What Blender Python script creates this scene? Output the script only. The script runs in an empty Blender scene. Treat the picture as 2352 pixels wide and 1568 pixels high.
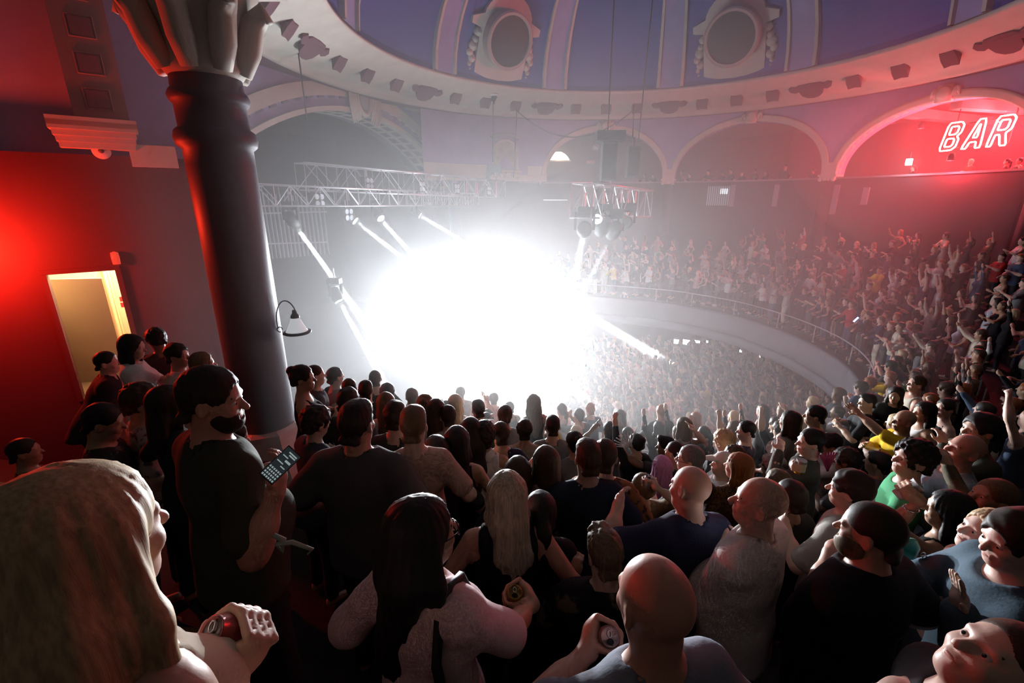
import bpy, math, random
import numpy as np
from mathutils import Vector, Matrix

random.seed(7); np.random.seed(7)
SC = bpy.context.scene
COL = SC.collection

# ------------------------------------------------------------------ camera
CAMZ = 8.8
FPX, VPY = 1045.0, 4150.0                    # focal length in px of the 2352 x 1568 frame, nadir vanishing point
PITCH = math.atan(FPX / (VPY - 784.0))       # looking down by this much
cam_d = bpy.data.cameras.new('camera'); cam_d.sensor_width = 36.0; cam_d.lens = FPX / 2352.0 * 36.0
cam_d.clip_start = 0.02; cam_d.clip_end = 200
cam = bpy.data.objects.new('camera', cam_d); COL.objects.link(cam)
cam.location = (0, 0, CAMZ); cam.rotation_euler = (math.pi / 2 - PITCH, 0, 0)
SC.camera = cam

# ------------------------------------------------------------------ world, exposure
SC.view_settings.view_transform = 'Standard'; SC.view_settings.look = 'None'
SC.view_settings.gamma = 1.0; SC.view_settings.use_curve_mapping = False
SC.view_settings.exposure = 0.25
w = bpy.data.worlds.new('world'); SC.world = w; w.use_nodes = True
w.node_tree.nodes['Background'].inputs[0].default_value = (1.0, 0.80, 0.72, 1)
w.node_tree.nodes['Background'].inputs[1].default_value = 0.032
SC.cycles.max_bounces = 5; SC.cycles.diffuse_bounces = 2; SC.cycles.glossy_bounces = 2
SC.cycles.transmission_bounces = 3; SC.cycles.transparent_max_bounces = 6; SC.cycles.volume_bounces = 0
SC.cycles.sample_clamp_indirect = 4.0; SC.cycles.caustics_reflective = False; SC.cycles.caustics_refractive = False
SC.cycles.use_adaptive_sampling = True; SC.cycles.adaptive_threshold = 0.05; SC.cycles.adaptive_min_samples = 8

# ------------------------------------------------------------------ pixels to directions
_cp, _sp = math.cos(PITCH), math.sin(PITCH)
def ray(px, py):
    u = (px - 1176.0) / FPX; v = (py - 784.0) / FPX
    return np.array([u, _cp - v * _sp, -_sp - v * _cp])
def at_y(px, py, y):
    d = ray(px, py); return np.array([0, 0, CAMZ]) + d * (y / d[1])
def at_z(px, py, z):
    d = ray(px, py); return np.array([0, 0, CAMZ]) + d * ((z - CAMZ) / d[2])
def at_depth(px, py, dep):
    d = ray(px, py); return np.array([0, 0, CAMZ]) + d * dep
def at_plane(px, py, p0, n):
    d = ray(px, py); o = np.array([0, 0, CAMZ]); p0 = np.array(p0, float); n = np.array(n, float)
    return o + d * (((p0 - o) @ n) / (d @ n))
def at_circle(px, py, c, r):
    d = ray(px, py); a = d[0]**2 + d[1]**2; b = -2*(d[0]*c[0] + d[1]*c[1]); k = c[0]**2 + c[1]**2 - r*r
    s = (-b + math.sqrt(max(b*b - 4*a*k, 0))) / 2 / a
    return np.array([0, 0, CAMZ]) + d * s
def project(p):
    q = np.array(p, float) - [0, 0, CAMZ]
    zc = q[1]*_cp - q[2]*_sp; yc = -(q[1]*_sp + q[2]*_cp)
    return 1176 + FPX*q[0]/zc, 784 + FPX*yc/zc, zc

# ------------------------------------------------------------------ the hall's plan
CX, CY = 4.43, 16.24                         # below the crown of the dome
CEN = np.array([CX, CY])
SV = np.array([-0.943, 0.3325])              # towards the stage
TV = np.array([0.3325, 0.943])               # across the hall, away from the camera
def hall(a, l, z=0.0):                       # a metres towards the rear, l metres across
    p = CEN - SV * a + TV * l
    return np.array([p[0], p[1], z])
def polar(r, deg, z=0.0):
    t = math.radians(deg); return np.array([CX + r*math.cos(t), CY + r*math.sin(t), z])
# balcony rail: a horseshoe, symmetric about the stage axis
_half = [(-10.5, 10.1), (-8.5, 9.85), (-6.3, 9.5), (-4.85, 9.29), (-3.25, 9.05), (-1.4, 8.95), (0.48, 8.75), (1.66, 8.42),
         (2.5, 7.95), (4.21, 6.75), (5.3, 5.35), (6.08, 4.05), (6.6, 2.75), (6.93, 1.5), (7.05, 0.4)]
_ctrl = _half + [(a, -l) for a, l in reversed(_half)]
def catmull(pts, n):
    pts = [np.array(p, float) for p in pts]; out = []
    for i in range(len(pts) - 1):
        p0 = pts[max(i-1, 0)]; p1 = pts[i]; p2 = pts[i+1]; p3 = pts[min(i+2, len(pts)-1)]
        for k in range(n):
            t = k / n
            out.append(.5*((2*p1) + (-p0+p2)*t + (2*p0-5*p1+4*p2-p3)*t*t + (-p0+3*p1-3*p2+p3)*t**3))
    out.append(pts[-1]); return np.array(out)
_r = catmull(_ctrl, 12)
for _ in range(6): _r[1:-1] = (_r[:-2] + 2*_r[1:-1] + _r[2:]) / 4
_s = np.r_[0, np.cumsum(np.linalg.norm(np.diff(_r, axis=0), axis=1))]
RAIL_LEN = _s[-1]
_N = 240
_su = np.linspace(0, RAIL_LEN, _N)
RAIL = np.stack([np.interp(_su, _s, _r[:, 0]), np.interp(_su, _s, _r[:, 1])], 1)      # (a, l)
RAILW = np.array([hall(a, l)[:2] for a, l in RAIL])
_tg = np.gradient(RAILW, axis=0); _tg /= np.linalg.norm(_tg, axis=1)[:, None]
RNRM = np.stack([_tg[:, 1], -_tg[:, 0]], 1)                                            # outward
if ((RNRM[_N//2]) @ (-SV)) < 0: RNRM = -RNRM
for _ in range(10): RNRM[1:-1] = (RNRM[:-2] + 2*RNRM[1:-1] + RNRM[2:]) / 4
RNRM /= np.linalg.norm(RNRM, axis=1)[:, None]
def rail_pt(u, off=0.0):                     # u = arc length from the far stage end
    i = u / RAIL_LEN * (_N - 1); i0 = int(min(max(i, 0), _N - 2)); f = i - i0
    return RAILW[i0]*(1-f) + RAILW[i0+1]*f + (RNRM[i0]*(1-f) + RNRM[i0+1]*f) * off
def rail_dist(p):                            # distance outside the rail and arc position
    v = np.array(p[:2]) - RAILW; dd = np.linalg.norm(v, axis=1); i = int(dd.argmin())
    sgn = 1 if v[i] @ RNRM[i] > 0 else -1
    return sgn * dd[i], i / (_N - 1) * RAIL_LEN
RAILZ, FRONTZ = 4.2, 3.2
RUN, RISE = 0.85, 0.3655
def rise_at(u):                              # the rear and far side are raked more steeply than the near side
    t = min(max((u / RAIL_LEN - .56) / .12, 0), 1); t = t*t*(3 - 2*t); return .455*(1 - t) + RISE*t
def tread_z(d, u): return FRONTZ + rise_at(u) * max(0, math.floor((d + 0.45) / RUN))
def floor_z(p):
    d, u = rail_dist(p); return tread_z(d, u)

# ------------------------------------------------------------------ lights of the place
def light(kind, name, loc, power, color=(1, 1, 1), target=None, angle=None, blend=0.1, radius=0.1, size=None):
    l = bpy.data.lights.new(name, kind); l.energy = power; l.color = color
    if kind in ('POINT', 'SPOT'): l.shadow_soft_size = radius
    if kind == 'SPOT': l.spot_size = math.radians(angle); l.spot_blend = blend
    if kind == 'AREA' and size: l.shape = 'RECTANGLE'; l.size, l.size_y = size
    o = bpy.data.objects.new(name, l); COL.objects.link(o); o.location = loc
    if target is not None:
        o.rotation_euler = (Vector(target) - Vector(loc)).to_track_quat('-Z', 'Y').to_euler()
    return o

# ------------------------------------------------------------------ materials
MATS = {}
def mat(name, color=(.5, .5, .5), rough=.6, metal=0.0, bump=0.0, bscale=30.0, vary=0.0, vscale=6.0, emit=None, estr=0.0,
        stretch=None, spec=0.4, objcolor=False, vcol=None, mottle=None, bdist=.02):
    if name in MATS: return MATS[name]
    m = bpy.data.materials.new(name); m.use_nodes = True; nt = m.node_tree; N = nt.nodes; L = nt.links
    b = N['Principled BSDF']; b.inputs['Roughness'].default_value = rough; b.inputs['Metallic'].default_value = metal
    b.inputs['Specular IOR Level'].default_value = spec
    c4 = (*color, 1); b.inputs['Base Color'].default_value = c4
    src = None
    if objcolor:
        oi = N.new('ShaderNodeObjectInfo'); src = oi.outputs['Color']
    if vcol:
        at = N.new('ShaderNodeAttribute'); at.attribute_name = vcol; src = at.outputs['Color']
    co = None
    if vary or bump or mottle:
        tc = N.new('ShaderNodeTexCoord'); co = tc.outputs['Object']
        if stretch:
            mp = N.new('ShaderNodeMapping'); mp.inputs['Scale'].default_value = stretch; L.new(co, mp.inputs[0]); co = mp.outputs[0]
    if vary:
        nz = N.new('ShaderNodeTexNoise'); nz.inputs['Scale'].default_value = vscale; nz.inputs['Detail'].default_value = 4
        L.new(co, nz.inputs['Vector'])
        mx = N.new('ShaderNodeMix'); mx.data_type = 'RGBA'; mx.blend_type = 'MULTIPLY'
        rp = N.new('ShaderNodeValToRGB'); rp.color_ramp.elements[0].position = .3; rp.color_ramp.elements[1].position = .7
        lo = 1 - vary; rp.color_ramp.elements[0].color = (lo, lo, lo, 1); rp.color_ramp.elements[1].color = (1 + vary*.3,)*3 + (1,)
        L.new(nz.outputs['Fac'], rp.inputs[0]); mx.inputs['Factor'].default_value = 1.0
        if src: L.new(src, mx.inputs['A'])
        else: mx.inputs['A'].default_value = c4
        L.new(rp.outputs[0], mx.inputs['B']); src = mx.outputs['Result']
    if mottle:                                 # (second colour, scale, threshold) patches with their own shape
        nz = N.new('ShaderNodeTexNoise'); nz.inputs['Scale'].default_value = mottle[1]; nz.inputs['Detail'].default_value = 5
        L.new(co, nz.inputs['Vector'])
        rp = N.new('ShaderNodeValToRGB'); rp.color_ramp.elements[0].position = mottle[2]; rp.color_ramp.elements[1].position = mottle[2] + .06
        L.new(nz.outputs['Fac'], rp.inputs[0])
        mx = N.new('ShaderNodeMix'); mx.data_type = 'RGBA'; L.new(rp.outputs[0], mx.inputs['Factor'])
        if src: L.new(src, mx.inputs['A'])
        else: mx.inputs['A'].default_value = c4
        mx.inputs['B'].default_value = (*mottle[0], 1); src = mx.outputs['Result']
    if src: L.new(src, b.inputs['Base Color'])
    if bump:
        nz = N.new('ShaderNodeTexNoise'); nz.inputs['Scale'].default_value = bscale; nz.inputs['Detail'].default_value = 3
        L.new(co, nz.inputs['Vector'])
        bp = N.new('ShaderNodeBump'); bp.inputs['Strength'].default_value = bump; bp.inputs['Distance'].default_value = bdist
        L.new(nz.outputs['Fac'], bp.inputs['Height']); L.new(bp.outputs[0], b.inputs['Normal'])
    if emit:
        b.inputs['Emission Color'].default_value = (*emit, 1); b.inputs['Emission Strength'].default_value = estr; m.cycles.emission_sampling = 'NONE'
    MATS[name] = m; return m

# ------------------------------------------------------------------ objects
def tag(o, label=None, cat=None, group=None, kind=None):
    if label: o['label'] = label
    if cat: o['category'] = cat
    if group: o['group'] = group
    if kind: o['kind'] = kind
    return o
def thing(name, label, cat, loc=(0, 0, 0), rotz=0.0, group=None):
    o = bpy.data.objects.new(name, None); COL.objects.link(o); o.location = loc; o.rotation_euler = (0, 0, rotz)
    o.empty_display_size = .1
    return tag(o, label, cat, group)
class MB:
    def __init__(s): s.v = []; s.f = []; s.mi = []
    def add(s, verts, faces, mi=0):
        o = len(s.v); s.v.extend([tuple(map(float, p)) for p in verts]); s.f.extend([tuple(i + o for i in f) for f in faces]); s.mi.extend([mi]*len(faces)); return s
    def box(s, c, h, R=None, mi=0):
        c = np.array(c, float); vs = []
        for x in (-1, 1):
            for y in (-1, 1):
                for z in (-1, 1):
                    p = np.array([x*h[0], y*h[1], z*h[2]])
                    if R is not None: p = R @ p
                    vs.append(c + p)
        return s.add(vs, [(0,1,3,2), (4,6,7,5), (0,4,5,1), (2,3,7,6), (0,2,6,4), (1,5,7,3)], mi)
    def bar(s, a, b, w, d=None, up=(0, 0, 1), mi=0):
        a = np.array(a, float); b = np.array(b, float); d = d or w; z = b - a; L = np.linalg.norm(z)
        if L < 1e-6: return s
        z /= L; x = np.cross(up, z)
        if np.linalg.norm(x) < 1e-4: x = np.cross((1, 0, 0), z)
        x /= np.linalg.norm(x); y = np.cross(z, x)
        return s.box((a+b)/2, (w/2, d/2, L/2), np.stack([x, y, z], 1), mi)
    def tube(s, pts, r, n=8, closed=False, mi=0, cap=True):
        pts = [np.array(p, float) for p in pts]; m = len(pts); rs = r if hasattr(r, '__len__') else [r]*m
        vs = []; prev = None
        for i in range(m):
            t = (pts[(i+1) % m] - pts[i-1]) if closed else (pts[min(i+1, m-1)] - pts[max(i-1, 0)])
            t = t / (np.linalg.norm(t) + 1e-9)
            if prev is None:
                a = np.cross(t, (0, 0, 1)); 
                if np.linalg.norm(a) < .05: a = np.cross(t, (1, 0, 0))
            else: a = prev - t * (prev @ t)
            a /= np.linalg.norm(a); prev = a; b = np.cross(t, a)
            for k in range(n):
                q = 2*math.pi*k/n; vs.append(pts[i] + rs[i]*(a*math.cos(q) + b*math.sin(q)))
        fs = []
        for i in range(m if closed else m-1):
            j = (i+1) % m
            for k in range(n): fs.append((i*n+k, i*n+(k+1) % n, j*n+(k+1) % n, j*n+k))
        if not closed and cap: fs.append(tuple(range(n-1, -1, -1))); fs.append(tuple((m-1)*n+k for k in range(n)))
        return s.add(vs, fs, mi)
    def lathe(s, prof, n=24, c=(0, 0, 0), R=None, mi=0, scale=(1, 1)):
        vs = []; c = np.array(c, float)
        for r, z in prof:
            for k in range(n):
                q = 2*math.pi*k/n; p = np.array([r*math.cos(q)*scale[0], r*math.sin(q)*scale[1], z])
                vs.append(c + (R @ p if R is not None else p))
        fs = []
        for i in range(len(prof)-1):
            for k in range(n): fs.append((i*n+k, i*n+(k+1) % n, (i+1)*n+(k+1) % n, (i+1)*n+k))
        if prof[0][0] > 1e-5: fs.append(tuple(range(n-1, -1, -1)))
        if prof[-1][0] > 1e-5: fs.append(tuple((len(prof)-1)*n+k for k in range(n)))
        return s.add(vs, fs, mi)
    def prism(s, poly, o, ex, ey, depth, mi=0):      # polygon in (ex, ey) at o, extruded along `depth`
        o, ex, ey, depth = (np.array(q, float) for q in (o, ex, ey, depth)); n = len(poly)
        vs = [o + ex*x + ey*y for x, y in poly] + [o + ex*x + ey*y + depth for x, y in poly]
        fs = [tuple(range(n-1, -1, -1)), tuple(range(n, 2*n))] + [(i, (i+1) % n, n+(i+1) % n, n+i) for i in range(n)]
        return s.add(vs, fs, mi)
    def grid(s, P, mi=0, flip=False):                # P[i][j] points
        P = np.array(P, float); a, b = P.shape[:2]
        fs = []
        for i in range(a-1):
            for j in range(b-1):
                q = (i*b+j, i*b+j+1, (i+1)*b+j+1, (i+1)*b+j); fs.append(q[::-1] if flip else q)
        return s.add(P.reshape(-1, 3), fs, mi)
    def mesh(s, name, smooth=False):
        me = bpy.data.meshes.new(name); me.from_pydata(s.v, [], s.f)
        if any(s.mi): me.polygons.foreach_set('material_index', s.mi)
        if smooth: me.polygons.foreach_set('use_smooth', [True]*len(me.polygons))
        me.update(); return me
    def build(s, name, m, parent=None, smooth=False, **k):
        me = s.mesh(name, smooth)
        for q in (m if isinstance(m, (list, tuple)) else [m]): me.materials.append(q)
        o = bpy.data.objects.new(name, me); COL.objects.link(o)
        if smooth == 'auto': pass
        if parent: o.parent = parent
        return tag(o, **k) if k else o
def link(name, me, parent=None, loc=None, rot=None, **k):
    o = bpy.data.objects.new(name, me); COL.objects.link(o)
    if parent: o.parent = parent
    if loc is not None: o.location = loc
    if rot is not None: o.rotation_euler = rot
    return tag(o, **k) if k else o
def struct(name, mb, m, label=None, smooth=False, parent=None):
    o = mb.build(name, m, parent, smooth)
    if not parent: tag(o, label, None, None, 'structure')
    return o
def rotz(a): c, s = math.cos(a), math.sin(a); return np.array([[c, -s, 0], [s, c, 0], [0, 0, 1.]])
def rotx(a): c, s = math.cos(a), math.sin(a); return np.array([[1., 0, 0], [0, c, -s], [0, s, c]])
def roty(a): c, s = math.cos(a), math.sin(a); return np.array([[c, 0, s], [0, 1., 0], [-s, 0, c]])
def unit(v): v = np.array(v, float); return v / (np.linalg.norm(v) + 1e-12)
ORD = ['zeroth', 'first', 'second', 'third', 'fourth', 'fifth', 'sixth', 'seventh', 'eighth', 'ninth', 'tenth', 'eleventh', 'twelfth',
       'thirteenth', 'fourteenth', 'fifteenth', 'sixteenth', 'seventeenth', 'eighteenth', 'nineteenth', 'twentieth']
TENS = ['', '', 'twenty', 'thirty', 'forty', 'fifty', 'sixty']
def ordinal(n):
    if n <= 20: return ORD[n]
    t, u = divmod(n, 10)
    return (TENS[t][:-1] + 'ieth') if u == 0 else TENS[t] + '-' + ORD[u]

# ================================================================== THE HALL
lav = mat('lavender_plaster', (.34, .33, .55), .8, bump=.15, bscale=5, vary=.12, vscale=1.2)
cream = mat('cream_plaster', (.56, .52, .45), .75, bump=.12, bscale=8, vary=.10, vscale=2.0)
blue = mat('blue_plaster', (.085, .115, .36), .8, bump=.08, bscale=5, vary=.08, vscale=.8)
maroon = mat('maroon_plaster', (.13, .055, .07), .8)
darkw = mat('dark_painted_wall', (.030, .024, .032), .7, bump=.1, bscale=6, vary=.2, vscale=1.0)
plumw = mat('plum_painted_wall', (.075, .018, .030), .65, bump=.08, bscale=6, vary=.15, vscale=1.0)
blackm = mat('matt_black', (.012, .012, .013), .6)
soot = mat('black_drape', (.008, .008, .009), .9, bump=.4, bscale=8, stretch=(6, 6, .3))
carpet = mat('dark_carpet', (.022, .018, .02), .95, bump=.3, bscale=60)
greyf = mat('grey_painted_fascia', (.22, .23, .25), .55, bump=.05, bscale=12, vary=.08, vscale=2)
steel = mat('brushed_steel', (.55, .55, .56), .3, metal=.9)
alu = mat('truss_aluminium', (.62, .62, .64), .35, metal=.75)
glassb = mat('black_glass', (.01, .011, .013), .25)
wood = mat('brown_wood', (.20, .10, .05), .5, bump=.15, bscale=8, stretch=(1, 12, 12), vary=.3, vscale=4)

def angle_of(px, py, r=13.0):
    p = at_circle(px, py, CEN, r); return math.degrees(math.atan2(p[1]-CY, p[0]-CX)), p[2]
RW = 13.0

# ---- stalls floor
mb = MB(); n = 72
mb.add([(CX, CY, 0)] + [polar(19.0, 360*k/n) for k in range(n)], [(0, 1+k, 1+(k+1) % n) for k in range(n)])
struct('floor', mb, carpet, 'dark stalls floor under the standing crowd')

# ---- balcony: stepped floor swept along the horseshoe
mb = MB(); rows = []
prof = [(0.22, -1), (0.22, 0)]
for k in range(1, 12):
    d = k*RUN - .45; prof += [(d, k-1), (d, k)]
prof += [(10.2, 11)]
us = np.linspace(0, RAIL_LEN, 110)
P = [[(*rail_pt(u, o), FRONTZ + rise_at(u)*k if k >= 0 else 3.55) for o, k in prof] for u in us]
mb.grid(P)
struct('balcony_floor', mb, carpet, 'steep dark balcony steps curving round the hall in a horseshoe')
mb = MB(); lp = [(-.06, 3.52), (-.06, 3.56), (.24, 3.56), (.24, 3.30)]
mb.grid([[(*rail_pt(u, o), z) for o, z in lp] for u in us])
struct('trim_1', mb, mat('ledge_black', (.02, .02, .023), .5), 'narrow black ledge running along the balcony front')
mb = MB(); lp = [(.30, 2.06), (3.2, 2.35), (7.4, 2.75), (9.5, 2.9)]
mb.grid([[(*rail_pt(u, o), z) for o, z in lp] for u in us])
struct('ceiling_under_balcony', mb, darkw, 'dark sloping soffit under the balcony')
# fascia of separate curved panels with open joints
fas = thing('balcony_fascia', 'pale grey panelled front of the curved balcony', 'fascia')
fp = [(.05, 3.52), (-.06, 3.515), (-.115, 3.45), (-.165, 3.25), (-.185, 3.0), (-.17, 2.78), (-.12, 2.62), (-.05, 2.565), (.06, 2.565)]
npan = 26; pl = RAIL_LEN / npan
for i in range(npan):
    mb = MB(); uu = np.linspace(i*pl + .008, (i+1)*pl - .008, 7)
    mb.grid([[(*rail_pt(u, o), z) for o, z in fp] for u in uu])
    mb.grid([[(*rail_pt(u, .08), z) for z in (3.5, 2.58)] for u in uu], flip=True)
    mb.build('fascia_panel', greyf, fas, True)
lp = [(.08, 2.545), (-.03, 2.54), (-.10, 2.49), (-.135, 2.38), (-.12, 2.24), (-.06, 2.14), (.02, 2.09), (.30, 2.06)]
mb = MB(); mb.grid([[(*rail_pt(u, o), z) for o, z in lp] for u in us]); mb.build('lower_moulding', greyf, fas, True)
mb = MB(); mb.grid([[(*rail_pt(u, .10), z) for z in (3.53, 2.5)] for u in us], flip=True); mb.build('backing', darkw, fas)
mb = MB(); q = at_z(1952, 893, 2.95); mb.box(q, (.06, .02, .03), rotz(.9)); mb.build('small_spotlight', blackm, fas)
# railing
rl = thing('balcony_railing', 'pale tubular steel handrail on posts along the curved balcony front', 'railing')
railm = mat('rail_paint', (.55, .55, .56), .35, metal=.3)
mb = MB(); mb.tube([(*rail_pt(u, .06), RAILZ) for u in np.linspace(.3, RAIL_LEN-.3, 130)], .024, 8); mb.build('handrail', railm, rl, True)
pu = [rail_dist(at_z(x, y, RAILZ))[1] for x, y in ((1352, 652.9), (1506.8, 663.6), (1590.6, 674.8), (1690, 691.4), (1787, 717.6), (1873, 749.8), (1956, 794.5), (2001.6, 837.6))]
pu = [pu[0] - 2.9, pu[0] - 5.6] + pu + [pu[-1] + 2.0*k for k in range(1, 9)]
me = MB().tube([(0, 0, -.65), (0, 0, 0)], .020, 8).lathe([(.05, -.65), (.05, -.635), (.022, -.625)], 10).mesh('post', True); me.materials.append(railm)
for u in pu:
    if 0 < u < RAIL_LEN: link('post', me, rl, (*rail_pt(u, .06), RAILZ))

# ---- rear and side wall behind the raked seats, up to the parapet of the upper level
PAR = 9.82
A0, A1 = -62.0, 124.0
def cylwall(r, a0, a1, z0, z1, n=60, thick=.25, inward=True):
    mb = MB(); an = np.linspace(a0, a1, n)
    mb.grid([[polar(r, a, z0), polar(r, a, z1), polar(r+thick, a, z1), polar(r+thick, a, z0)] for a in an])
    return mb
struct('wall_rear', cylwall(RW + .05, A0, A1, 0.0, PAR, 90), darkw, 'dark wall behind the balcony and stalls')
trimm = mat('parapet_cap', (.22, .17, .20), .5)
mb = MB(); mb.grid([[polar(RW-.02, a, PAR-.05), polar(RW-.02, a, PAR+.03), polar(RW+.34, a, PAR+.03), polar(RW+.34, a, PAR-.05)] for a in np.linspace(A0, 108, 80)])
struct('trim_2', mb, trimm, 'thin pale cap along the parapet below the arches')
stripm = mat('grey_strip', (.20, .18, .22), .5)
for i, (x0, y0, x1, y1) in enumerate(((1690, 424, 1675, 474), (1788, 424, 1777, 474), (1926, 424, 1910, 492), (1992, 430, 1984, 470))):
    a, z = angle_of(x0, y0); b, z2 = angle_of(x1, y1); mb = MB()
    mb.box(polar(RW - .02, (a+b)/2, (z+z2)/2), (.05, .12, abs(z-z2)/2), rotz(math.radians((a+b)/2)))
    struct('trim_%d' % (3+i), mb, stripm, ['grey strip on the parapet wall beside the barred opening', 'grey strip on the parapet wall, second from the barred opening',
           'grey strip on the parapet wall under the right arch foot', 'grey strip on the parapet wall furthest towards the bar'][i])
# barred opening lit from inside
a, z = angle_of(1650, 447); R_ = rotz(math.radians(a))
win = thing('window_1', 'small barred opening glowing pale blue in the dark parapet wall', 'window', polar(RW - .01, a, z), math.radians(a)); win['kind'] = 'structure'
MB().box((.02, 0, -.06), (.01, .62, .52)).build('pane', mat('opening_glow', (.2, .22, .25), .5, emit=(.75, .9, 1), estr=.12), win)
MB().box((.0, -.28, .18), (.01, .2, .14)).build('bright_pane', mat('opening_lamp', (.6, .7, .75), .5, emit=(.8, .95, 1), estr=1.1), win)
me = MB().box((-.03, 0, -.06), (.012, .016, .55)).mesh('bar'); me.materials.append(blackm)
for k in range(12): link('bar', me, win, (0, -.6 + k*.11, 0))
MB().box((-.03, 0, .5), (.03, .68, .03)).box((-.03, 0, -.62), (.03, .68, .03)).build('frame', blackm, win)

# ---- arches that carry the dome
c0 = angle_of(1240, 412)[0]; c1 = angle_of(1535, 412)[0]; c2 = angle_of(1902, 412)[0]
bays = [(c0, c1, angle_of(1388, 300)[1]), (c1, c2, angle_of(1718, 281)[1]), (c2, c2 - 35, angle_of(2135, 236)[1]), (c2 - 35, c2 - 70, 12.6)]
TOPZ, SPR = 13.25, 9.95
wa = thing('wall_arcade', 'lavender plaster wall with round arches carrying the dome', 'wall'); wa['kind'] = 'structure'
del wa['category']
def pier_halfdeg(): return math.degrees(.34 / RW)
for bi, (a, b, za) in enumerate(bays):
    hp = pier_halfdeg(); lo, hi = a - hp, b + hp; mid = (lo+hi)/2; hw = (lo-hi)/2
    th = np.linspace(0, math.pi, 33); ang = [mid + hw*math.cos(t) for t in th]; zz = [SPR + (za - SPR)*math.sin(t)**.92 for t in th]
    mb = MB()
    mb.grid([[polar(RW, q, z), polar(RW, q, TOPZ)] for q, z in zip(ang, zz)])
    mb.grid([[polar(RW, q, z), polar(RW+.7, q, z)] for q, z in zip(ang, zz)], flip=True)
    mb.grid([[polar(RW+.7, q, z), polar(RW+.7, q, TOPZ)] for q, z in zip(ang, zz)], flip=True)
    mb.build('spandrel_wall', lav, wa)
    # archivolt
    mb = MB(); w_ = .30; rr = [(RW - .07, 0), (RW - .10, .06), (RW - .06, .22), (RW - .09, .30), (RW, .31)]
    pts = []
    for i, (q, z) in enumerate(zip(ang, zz)):
        i0, i1 = max(i-1, 0), min(i+1, len(ang)-1)
        dx = math.radians(ang[i1]-ang[i0])*RW; dz = zz[i1]-zz[i0]; L_ = math.hypot(dx, dz); nx, nz = -dz/L_, dx/L_
        if nz < 0: nx, nz = -nx, -nz
        if i in (0, len(ang)-1): nx, nz = (1 if ang[i] > mid else -1), 0
        pts.append([polar(RW+.35, q, z)] + [polar(r, q + math.degrees(nx*o/RW), z + nz*o) for r, o in rr])
    mb.grid(pts); mb.build('archivolt', cream, wa, True)
    # keystone cartouche
    mb = MB(); e = math.radians(mid); R_ = rotz(e)
    mb.box(polar(RW-.10, mid, za + .22), (.12, .26, .30), R_); mb.lathe([(0, -.05), (.22, -.04), (.26, .02), (.16, .07), (0, .09)], 14, polar(RW-.2, mid, za+.25), R_ @ roty(-math.pi/2))
    for sg in (-1, 1):
        mb.tube([polar(RW-.12, mid + sg*(1.3+.9*k/6), za + .1 + .28*math.sin(k/6*math.pi)) for k in range(7)], [.10, .11, .10, .09, .08, .06, .03], 6)
    mb.build('keystone', cream, wa, True)
# piers between the arches with capital and a plain wedge
for ci, a in enumerate((c1, c2, c2-35)):
    mb = MB(); R_ = rotz(math.radians(a)); hp = .34
    mb.box(polar(RW+.2, a, SPR + .25), (.32, hp*.95, .32), R_); mb.box(polar(RW+.18, a, SPR - .02), (.40, hp+.06, .05), R_)
    mb.box(polar(RW+.18, a, SPR - .14), (.36, hp+.0, .08), R_)
    for sg in (-1, 1):
        for k in range(2): mb.lathe([(0, -.08), (.09, -.05), (.1, .03), (0, .09)], 8, polar(RW - .16, a + sg*(.35 + .9*k), SPR - .2), R_ @ roty(math.pi/2))
    mb.build('capital', cream, wa, False)
    mb = MB(); mb.lathe([(.30, 3.6), (.29, 9.70)], 16, polar(RW+.05, a, 0)); mb.build('column', darkw, wa, True)
    hd_ = pier_halfdeg()
    MB().grid([[polar(RW, q, SPR + .3), polar(RW, q, TOPZ)] for q in (a - hd_ - .05, a, a + hd_ + .05)]).build('pier_wedge', lav, wa)
# solid pier between arcade and proscenium
PM = np.array([-6.88, 23.0]); PRT = np.array([-4.06, 31.0])
WD = unit(PRT - PM); ND = np.array([WD[1], -WD[0]])                   # along the stage wall, towards the hall
def stage(l, z, out=0.0): p = PM + WD*l + ND*out; return np.array([p[0], p[1], z])
aP = angle_of(1040, 400)[0] + 8
mb = MB(); mb.grid([[polar(RW, q, 9.85), polar(RW, q, TOPZ)] for q in np.linspace(c0 - pier_halfdeg(), aP, 16)])
mb.grid([[polar(RW, c0 - pier_halfdeg(), 9.85), polar(RW, c0 - pier_halfdeg(), 10.3)], [polar(RW+.7, c0 - pier_halfdeg(), 9.85), polar(RW+.7, c0 - pier_halfdeg(), 10.3)]])
mb.build('pier_wall', lav, wa)
mb = MB()
for z0, z1, o in ((9.86, 10.14, .10), (10.14, 10.2, .14), (10.2, 10.72, .04)):
    aa = np.linspace(c0 - pier_halfdeg() - .3, aP, 16)
    if o == .04:
        for s0, s1 in ((c0 - 1.8, c0 + 3.4), (c0 + 11, aP)):
            bb = np.linspace(s0, s1, 8); mb.grid([[polar(RW, q, z0), polar(RW-o, q, z0), polar(RW-o, q, z1), polar(RW, q, z1)] for q in bb])
        continue
    mb.grid([[polar(RW, q, z0), polar(RW-o, q, z0), polar(RW-o, q, z1), polar(RW, q, z1)] for q in aa])
mb.build('entablature', cream, wa)
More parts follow.
